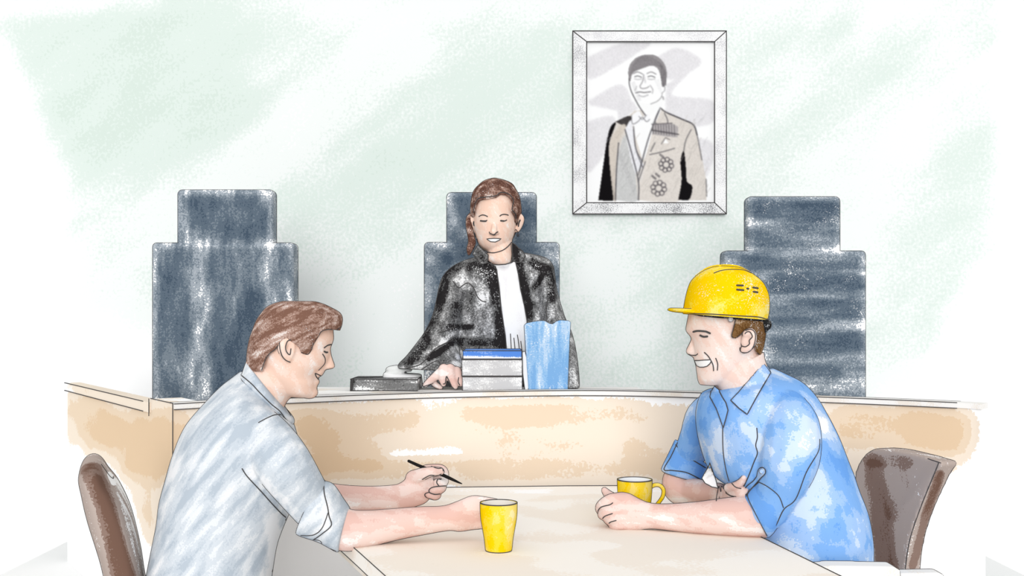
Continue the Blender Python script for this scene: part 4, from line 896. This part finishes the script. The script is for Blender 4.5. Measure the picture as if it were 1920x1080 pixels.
sh = unify([
    loft(B, [((1408, 1200), (1640, 1200), 0, .17), ((1408, 1060), (1638, 1060), 0, .17), ((1404, 1010), (1637, 1015), 0, .175), ((1404, 965), (1628, 965), 0, .178), ((1396, 926), (1611, 920), 0, .18), ((1348, 896), (1602, 893), 0, .185), ((1326, 870), (1592, 868), 0, .192), ((1310, 820), (1573, 820), 0, .198), ((1305, 780), (1551, 777), 0, .196), ((1309, 752), (1530, 743), 0, .18), ((1317, 736), (1505, 718), 0, .155), ((1330, 732), (1474, 702), 0, .12), ((1350, 738), (1448, 690), 0, .085)], n=48),
    tube([(B.p(1475, 775, -.12), .055), (B.p(1482, 805, -.16), .066), (P(1480, 860, 2.39), .066), (P(1462, 915, 2.41), .053), (P(1440, 955, 2.43), .047)]),
    tube([(P(1345, 765, 2.68), .045), (P(1322, 782, 2.72), .048), (P(1307, 820, 2.755), .044), (P(1292, 855, 2.785), .040), (P(1284, 872, 2.795), .038)]),
], .0045, 5)
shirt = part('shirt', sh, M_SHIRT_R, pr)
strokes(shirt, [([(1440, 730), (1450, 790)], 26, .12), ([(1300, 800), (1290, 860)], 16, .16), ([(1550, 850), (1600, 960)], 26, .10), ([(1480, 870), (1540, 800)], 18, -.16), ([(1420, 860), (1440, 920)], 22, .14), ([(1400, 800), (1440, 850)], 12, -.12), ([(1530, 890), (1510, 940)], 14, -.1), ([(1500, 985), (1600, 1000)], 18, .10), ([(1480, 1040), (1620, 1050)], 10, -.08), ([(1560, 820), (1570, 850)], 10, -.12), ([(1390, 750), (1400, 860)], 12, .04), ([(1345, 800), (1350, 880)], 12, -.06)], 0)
contour(shirt, LW, .05)
for l in ([(1363, 762), (1357, 790), (1355, 808), (1356, 847), (1361, 880), (1367, 902)], [(1419, 803), (1420, 820), (1417, 835), (1420, 850), (1413, 868), (1403, 894), (1390, 922)], [(1537, 824), (1534, 847), (1512, 885.5), (1492, 935.5), (1470, 955), (1455, 985), (1440, 1005)], [(1331, 868), (1336, 885), (1342, 902), (1347, 915)]):
    ink(shirt, l, LW, jump=.06)
cf = part('cuff', unify([loft(Z, [((1414, 900), (1474, 950), 2.425, .050), ((1421, 904), (1469, 954), 2.427, .056), ((1411, 913), (1462, 975), 2.432, .058), ((1402, 923), (1450, 996), 2.438, .054), ((1396, 934), (1439, 1007), 2.442, .048), ((1399, 940), (1434, 1004), 2.443, .042)], n=36)], .003, 3), M_SHIRT_R, shirt)
strokes(cf, [([(1425, 925), (1440, 975)], 18, .2)], .04)
contour(cf, LW, .02); ink(shirt, [(1423, 904), (1440, 913), (1460, 930), (1469, 952)], LW * .88, on=[cf], jump=.1); ink(shirt, [(1423, 904), (1409, 917), (1399, 931)], LW * .88, on=[cf, body], jump=.1); ink(cf, [(1423, 904), (1408, 915), (1402, 926), (1404, 938), (1415, 960), (1428, 985), (1438, 1004)], LW, jump=.1)
cf2 = part('cuff', unify([loft(Z, [((1266, 824), (1326, 872), 2.79, .045), ((1263, 832), (1324, 879), 2.792, .048), ((1252, 855), (1320, 890), 2.796, .050), ((1241, 878), (1316, 899), 2.80, .049), ((1242, 884), (1312, 902), 2.80, .044)], n=36)], .003, 3), M_SHIRT_R, shirt)
strokes(cf2, [([(1262, 860), (1310, 885)], 16, .2)], .02)
contour(cf2, LW, .02); ink(cf2, [(1267, 834), (1280, 848), (1292, 858), (1308, 868), (1323, 877)], LW, jump=.05); ink(cf2, [(1273, 824), (1258, 856), (1245, 880), (1260, 882), (1287, 886), (1314, 899)], LW, jump=.05)
tab = patch('sleeve_tab', [(1419, 893), (1421, 883), (1425, 877.5), (1431, 877), (1435, 882), (1434, 889), (1427, 896), (1420, 904), (1408, 917), (1398, 928), (1392, 926), (1400, 912), (1412, 902)], [shirt, cf], M_SHIRT_R, shirt, t=.004, step=3, w=.9)
bt = part('button', tube([(cast([tab], 1428, 884)[0][0], .0052), (cast([tab], 1428, 884)[0][0] + Vector((0, -.002, 0)), .0050)], n=20), M_SHIRT_R, tab)
contour(bt, .9, .005, 0)
us = patch('undershirt', [(1316, 897), (1320, 889), (1330, 872), (1331, 868), (1336, 882), (1342, 899), (1346, 915), (1335, 913), (1322, 906)], [shirt, cf2], M_WHITE, pr, t=.003, step=3, label='white undershirt showing at the shirt front', smooth=False, w=.9)
co = part('collar', unify([loft(A, [((1352, 790), (1444, 706), 0, .072), ((1350, 782), (1446, 701), 0, .076), ((1356, 768), (1441, 690), 0, .070), ((1361, 756), (1432, 679), 0, .064), ((1366, 756), (1430, 682), 0, .058)], n=40)], .003, 3), M_SHIRT_R, shirt)
contour(co, LW, .03)
fl = patch('collar_flap', [(1370, 750.5), (1385, 735), (1405, 711), (1421, 690), (1431, 680), (1438, 689), (1445, 699), (1434, 718), (1420, 742), (1401, 777), (1385, 765)], [co, shirt], M_SHIRT_R, shirt, t=.005, step=3, smooth=False)
fl2 = patch('collar_flap', [(1340, 724), (1347, 730), (1354, 744), (1361, 755), (1365, 769), (1361, 785), (1356, 802), (1350, 785), (1343, 766), (1331, 744), (1333, 734)], [co, shirt], M_SHIRT_R, shirt, t=.004, step=3, smooth=False)
part('trousers', unify(seated_legs(hipR, kneeR, footR, sideR, .082) + [blob(hipR, (.13, 0, 0), (0, .18, 0), (0, 0, .11))], .007, 4), M_TROUS_R, pr)
shoes(pr, kneeR, footR, sideR, Vector((-1, 0, 0)))

hat = thing('hard_hat', A.p(1362, 590), 'yellow hard hat worn by the man in the blue shirt', 'hard hat')
V, Fc = loft(A, [((1350, 499), (1358, 499), 0, .006), ((1334, 502), (1386, 502), 0, .042), ((1320, 508), (1401, 508), 0, .066), ((1308, 515.5), (1413, 515), 0, .084), ((1297, 526), (1427, 526), 0, .097), ((1291, 538), (1436, 539), 0, .105), ((1286, 556), (1442, 557), 0, .111), ((1283, 572), (1442.5, 580), 0, .114), ((1281, 584), (1440, 596), 0, .114), ((1281, 588), (1439.5, 600), 0, .114)], n=64, caps=(True, False))
shm = eval_mods(mesh_from(V, Fc), [('SOLIDIFY', dict(thickness=.003, offset=-1))])
shell = part('shell', shm, M_YELHAT, hat); contour(shell, LW, .04)
ink(shell, [(1281.5, 584), (1300, 588), (1334, 589), (1391, 592.5), (1422, 594.5), (1438, 599)], LW, jump=.05)
ink(shell, [(1339, 512), (1350, 508), (1366, 505.5), (1391, 506), (1408, 512)], LW)
for l in ([(1382, 535), (1393, 535.3)], [(1382, 543), (1394, 544)], [(1412, 539), (1421, 540.3)], [(1413, 547), (1420.5, 548)]): ink(shell, l, 1.8, smooth=False)
ink(shell, [(1401.2, 541), (1403, 541.3)], 1.9, smooth=False)
rg = part('ridge', unify([ptube(A, [(1306, 519, 0, 4), (1330, 505.5, 0, 6), (1356, 501.5, 0, 6), (1384, 504, 0, 6), (1412, 517, 0, 4)], n=14)], .003, 2), M_YELHAT, hat)
bri = part('brim', unify([loft(A, [((1256, 578), (1330, 581), 0, .075), ((1251, 580), (1330, 585), 0, .088), ((1256, 583), (1330, 589), 0, .088), ((1268, 585), (1330, 590), 0, .078)], n=40, sub=4)], .003, 2), M_YELHAT, hat); contour(bri, LW, .02)
st = part('suspension', unify([loft(A, [((1290, 586), (1436, 596), 0, .086), ((1292, 589), (1439, 601), 0, .0885), ((1296, 592), (1437, 604), 0, .086)], n=48)], .003, 2), M_STRAP, hat)
kn = part('ratchet_knob', unify([ptube(A, [(1423, 597, -.03, 6), (1433, 606, -.025, 10), (1433, 618, -.02, 6), (1430, 623, -.02, 4)]), ptube(A, [(1426, 600, .03, 6), (1436, 608, .0, 10), (1438, 613, -.02, 6)])], .003, 2), M_STRAP, hat)
contour(kn, .9, .01)
cl = part('buckle', blob(A.p(1370, 598.5, -.088), (.006, 0, 0), (0, .003, 0), (0, 0, .006)), M_GREYBOX, hat); contour(cl, .8, .005)

# ---------------------------------------------- the judge
A = Frame(928, 3.65)
pj = thing('person', (A.p(930, 800).x, 3.75, .30), 'woman judge in a black robe with white bib, seated behind the bench', 'person')
head_j = [
    loft(A, [((914, 340), (944, 340), 0, .03), ((900, 347), (956, 347), 0, .055), ((891, 358), (965, 358), 0, .075), ((888, 370), (969, 370), 0, .087), ((887, 385), (970, 385), 0, .092), ((887, 400), (969, 400), 0, .093), ((888, 415), (967.5, 415), 0, .092), ((889.5, 430), (966, 430), 0, .09), ((893, 445), (962, 445), 0, .086), ((897, 456), (957, 456), 0, .082), ((903, 464), (950, 464), 0, .073), ((912, 471), (940, 470), 0, .055), ((919, 474.5), (932, 474), 0, .03)]),
    ptube(A, [(927, 416, -.085, 4), (926.5, 426, -.092, 5), (926, 435, -.098, 6)], n=16),
    ptube(A, [(920, 437, -.09, 3.5), (932, 436.5, -.09, 3.5)], n=12),
    loft(A, [((911, 450), (960, 448), .0, .06), ((914, 470), (960, 468), -.012, .06), ((913, 488), (961, 487), -.018, .062), ((924, 500), (960, 499), -.010, .058), ((900, 512), (975, 512), .02, .06)]),
    ptube(A, [(973, 406, -.005, 7), (977, 411, -.01, 6), (975, 422, -.005, 5), (970, 432, 0, 4)], n=14),
    ptube(A, [(887, 408, -.005, 5), (884.5, 415, -.008, 4), (887, 425, -.005, 4), (890, 434, 0, 3)], n=14),
]
hand_j = [
    loft(Z, [((822, 676), (856, 680), 3.53, .026), ((824, 685), (866, 690), 3.49, .024), ((820, 690), (868, 697), 3.46, .022), ((822, 698), (866, 706), 3.445, .018), ((828, 706), (862, 712), 3.44, .012)], n=24),
    ptube(Z, [(826, 698, 3.45, 9), (814, 708, 3.435, 7.5), (804, 716, 3.425, 6), (797, 722, 3.42, 4.5)]),
    ptube(Z, [(832, 692, 3.445, 10), (830, 706, 3.43, 9), (831, 716, 3.425, 6.5), (831.5, 720, 3.425, 5)]),
    ptube(Z, [(844, 692, 3.44, 10), (847, 708, 3.425, 8.5), (852, 720, 3.418, 6.5), (854, 725, 3.418, 4.8)]),
    ptube(Z, [(856, 696, 3.445, 9), (860, 708, 3.43, 7.5), (863, 716, 3.425, 6), (864, 720, 3.425, 5)]),
    ptube(Z, [(822, 700, 3.46, 8), (812, 714, 3.45, 6.5), (818, 722, 3.445, 5.5), (826, 726, 3.44, 4.5)]),
]
hipJ = Vector((-.06, 3.80, .86)); kneeJ = Vector((-.06, 3.46, .80)); footJ = Vector((-.06, 3.48, .30)); sideJ = Vector((.12, 0, 0))
core_j = [loft(A, [((850, 800), (1010, 800), .08, .10), ((845, 700), (1020, 700), .07, .10), ((845, 600), (1015, 600), .06, .09), ((855, 540), (1010, 540), .05, .085), ((890, 505), (980, 505), .03, .07)]),
          tube([(P(856, 550, 3.70), .04), (P(842, 620, 3.67), .036), (P(842, 672, 3.56), .030)]), tube([(P(1018, 545, 3.70), .045), (P(1050, 650, 3.66), .04), (P(1045, 705, 3.52), .03)]),
          blob(P(1035, 705, 3.49), (.03, 0, 0), (0, .05, 0), (0, 0, .022))] + seated_legs(hipJ, kneeJ, footJ, sideJ, .065)
body = part('body', unify(head_j + hand_j + core_j, .0032, 4), [M_FACE_J, M_ARM], pj)
set_arm_material(body, lambda x, y, V: (x < 880) & (y > 660))
strokes(body, [([(800, 720), (830, 700)], 12, -.05)], -.08)
contour(body, LW, .015)
for l, w_ in (([(898, 406), (901, 404), (905, 403), (909.5, 403.8), (914, 406)], 1.0), ([(937.5, 405), (940, 403), (944, 402), (948.5, 402.2), (953, 403.4)], 1.0), ([(901, 414), (906, 414.6), (911, 414.6)], 1.5), ([(910, 414.5), (913, 413)], .9), ([(939, 413.8), (944.5, 414.4)], 1.5), ([(944, 414.4), (947, 414), (950, 412.5)], 1.0),
              ([(917.5, 435), (918.5, 437.5), (921.5, 438.5), (925, 440), (929, 438), (930.5, 436), (933.5, 434.8)], 1.0), ([(972, 424), (972.5, 419), (975, 413)], 1.4), ([(888.5, 416), (888, 419.5), (889, 422.5)], 1.7), ([(965, 432), (967.5, 430.5), (970, 434)], .8),
              ([(895, 448), (897, 456), (903, 465), (912, 471.5), (923, 474), (933, 472.5), (944, 468.5), (953, 461.5), (959, 454)], 1.0), ([(831.5, 720), (835, 718), (837, 706), (841, 712), (846, 722), (849, 728)], 1.0), ([(862, 722), (859, 716), (860, 708)], .9), ([(793.5, 725), (803, 722), (808, 720)], .9)):
    ink(body, l, w_)
te = patch('teeth', [(912.5, 448), (919, 447.4), (926, 447), (933, 447.2), (939.5, 447.6), (936, 450.5), (928.5, 453.8), (920, 453), (916, 450.8)], [body], M_TEETH, pj, t=.0015, step=2.0, label='white teeth of the smile', smooth=False, w=.9)
hj = mesh_from(*loft(A, [((920, 335.6), (934, 335.6), 0, .02), ((908, 339.5), (948, 339.5), 0, .045), ((898, 347), (961, 346), 0, .068), ((889, 357), (968, 357), 0, .085), ((885, 367), (973.5, 367), 0, .096), ((882.5, 383), (976.5, 383), 0, .102), ((882, 398), (977.5, 398), 0, .103), ((884, 412), (974, 412), .012, .094), ((887, 430), (969, 430), .016, .088), ((894, 448), (962, 446), .02, .075), ((905, 458), (952, 456), .03, .05)], n=56))
facepoly = [(868, 401), (882, 400.5), (888.5, 400), (890, 388), (895, 375.5), (900, 371.5), (915, 370), (930, 367.5), (935, 364), (938.5, 361.5), (947, 362), (952, 364), (957, 367.5), (962, 376), (960, 385), (959, 392), (962.5, 397.5), (966, 402.5), (966, 410), (968, 412.5), (971, 410), (974, 404), (977, 399), (1000, 397), (1000, 500), (868, 500)]
hj = boolean(hj, prism([A.p(x, y, -.14) for x, y in facepoly], A.n * .145), 'DIFFERENCE')
hair = part('hair', hj, M_HAIR_J, pj); contour(hair, LW, .03)
ink(hair, [(888.5, 399), (889.5, 388), (894.5, 375), (900, 370.8), (915, 369), (930, 366.8), (935, 363.2), (938.5, 360.8), (947, 361.2), (952, 363.2), (957.6, 367), (962.8, 376), (961, 385), (960, 392), (963.3, 397.2), (967, 402), (967, 410)], LW * .9, jump=.06)
po = part('ponytail', unify([ptube(A, [(885, 401, .01, 4), (880.5, 410, .0, 6.3), (880, 425, -.01, 6.2), (883, 442, -.015, 6), (885, 455, -.02, 7), (881, 467, -.02, 6), (879.5, 476, -.02, 3)])], .003, 2), M_HAIR_J, hair); contour(po, LW * .9, .02)
for x, y, r in ((971, 440.5, 3.2), (889, 443.5, 2.4)):
    e = part('earring', ptube(A, [(x, y - 6, -.012, .8), (x, y - 2.5, -.012, 1.2), (x, y, -.012, r), (x, y + 1, -.012, r * .8)], n=14), M_METAL, pj, label='dark drop earring')
rb_ = unify([
    loft(A, [((818, 800), (1066, 800), .09, .13), ((818, 720), (1068, 720), .085, .13), ((822, 660), (1062, 660), .08, .128), ((818, 620), (1058, 620), .075, .125), ((817, 580), (1047, 580), .07, .12), ((823, 540), (1042.5, 540), .06, .112), ((831, 518), (1040, 515), .05, .105), ((846, 502), (1034, 493), .045, .095), ((866, 491), (1018, 482), .04, .085), ((886, 484), (985, 475), .035, .072)], n=52),
    loft(Z, [((835, 512), (890, 540), 3.70, .09), ((823, 545), (880, 570), 3.69, .10), ((812, 590), (868, 615), 3.67, .10), ((797, 622), (862, 650), 3.63, .10), ((778, 648), (862, 665), 3.57, .085), ((762, 668), (866, 676), 3.53, .07), ((748, 682), (868, 686), 3.50, .055), ((745, 690), (862, 695), 3.48, .04)], n=32),
    loft(Z, [((995, 500), (1038, 500), 3.70, .09), ((1005, 545), (1043, 540), 3.69, .10), ((1010, 590), (1057, 590), 3.66, .09), ((1015, 630), (1072, 625), 3.62, .085), ((1020, 670), (1081, 665), 3.56, .07), ((1025, 710), (1085.5, 705), 3.50, .055), ((1028, 727), (1086.5, 727), 3.48, .045)], n=32),
], .005, 5)
robe = part('robe', rb_, M_ROBE, pj)
strokes(robe, [([(920, 500), (932, 560), (940, 620), (943, 650)], 11, .5), ([(860, 497), (835, 520), (828, 560)], 10, .42), ([(880, 500), (915, 505)], 9, .35), ([(965, 475), (975, 510), (985, 560), (990, 595)], 10, .5), ([(1000, 492), (1030, 510), (1036, 560)], 8, .45), ([(1002, 540), (1018, 515)], 5, .5), ([(1005, 500), (1030, 500)], 6, .4),
    ([(822, 560), (815, 600), (800, 630)], 9, .35), ([(800, 640), (765, 682)], 9, .42), ([(842, 613), (885, 613)], 5, .5), ([(850, 640), (935, 643)], 8, .4), ([(845, 645), (805, 672)], 6, .55), ([(860, 560), (850, 610)], 12, .2), ([(800, 690), (858, 672)], 9, .1),
    ([(865, 600), (900, 600), (910, 570)], 18, -.06), ([(880, 560), (870, 590)], 14, .12), ([(850, 520), (880, 530)], 12, -.15), ([(870, 530), (900, 540), (910, 560)], 12, -.2), ([(830, 640), (860, 655), (864, 690)], 7, -.2), ([(790, 690), (760, 695)], 8, -.3), ([(1000, 520), (1005, 560)], 8, -.15), ([(1074, 640), (1082, 720)], 7, -.12), ([(850, 690), (866, 665)], 8, -.3), ([(815, 655), (850, 625)], 4, -.25)], .0)
contour(robe, LW, .05)
for l in ([(849, 527), (858, 538), (862, 539), (872, 532), (879, 531), (888, 540), (895, 556), (903, 564), (911, 566)], [(822, 624), (840, 619), (855, 612)], [(763, 690), (790, 682), (815, 655), (845, 640), (860, 645), (870, 655)], [(868, 658), (860, 644), (845, 638)], [(779, 698), (795, 690), (812, 679), (822, 677), (826, 684)], [(1036, 500), (1041, 516), (1040, 540), (1041, 568)], [(1027, 560), (1024, 580), (1026, 598)]):
    ink(robe, l, LW * .9, jump=.08)
bib = patch('white_bib', [(914, 493), (922, 495.5), (934, 496.5), (948, 495.5), (960, 492), (966, 488), (972, 515), (976, 542), (983, 573), (988, 601), (989, 632), (986, 662), (966, 661), (950, 660), (947.5, 630), (940, 581), (936, 540), (931, 505), (929, 499)], [robe, body], M_BIB, pj, t=.006, step=5, smooth=False)
for l in ([(957, 626), (958, 644), (959, 660)], [(963.5, 634), (965, 648), (966, 660)], [(970, 628), (972.5, 644), (974, 660)], [(976.5, 640), (979, 660)]): ink(bib, l, LW * .8)
cj = patch('robe_collar', [(896, 459), (903, 466), (910, 473), (915, 478), (914.5, 486), (913, 493), (906, 495), (901, 494), (893, 484), (886, 476), (890, 468)], [robe, body], M_ROBE, robe, t=.010, step=3, smooth=False)
strokes(cj, [([(896, 470), (906, 488)], 5, .3)], -.02)
cj2 = patch('robe_collar', [(960, 455), (966, 458.5), (972, 465), (980, 471), (985, 480), (978, 492), (968, 492), (961, 488)], [robe, body], M_ROBE, robe, t=.008, step=3, smooth=False)
strokes(cj2, [([(965, 462), (970, 490)], 6, .45)], .1)
lnn = part('sleeve_lining', unify([loft(Z, [((722, 698), (790, 702), 3.52, .04), ((719, 702), (790, 706), 3.515, .045), ((719, 722), (792, 722), 3.51, .045), ((720, 726), (790, 726), 3.51, .04)], e=3), loft(Z, [((722, 694), (775, 696), 3.52, .035), ((728, 688), (770, 690), 3.52, .03), ((742, 685), (765, 686), 3.52, .02)])], .004, 3), M_LINING, robe, label='pale lining of the wide sleeve'); contour(lnn, LW * .9, .02)
part('trousers', unify(seated_legs(hipJ, kneeJ, footJ, sideJ, .075) + [blob(hipJ, (.17, 0, 0), (0, .12, 0), (0, 0, .10))], .008, 4), M_TROUS_J, pj)
shoes(pj, kneeJ, footJ, sideJ, Vector((0, -1, 0)))

flush()
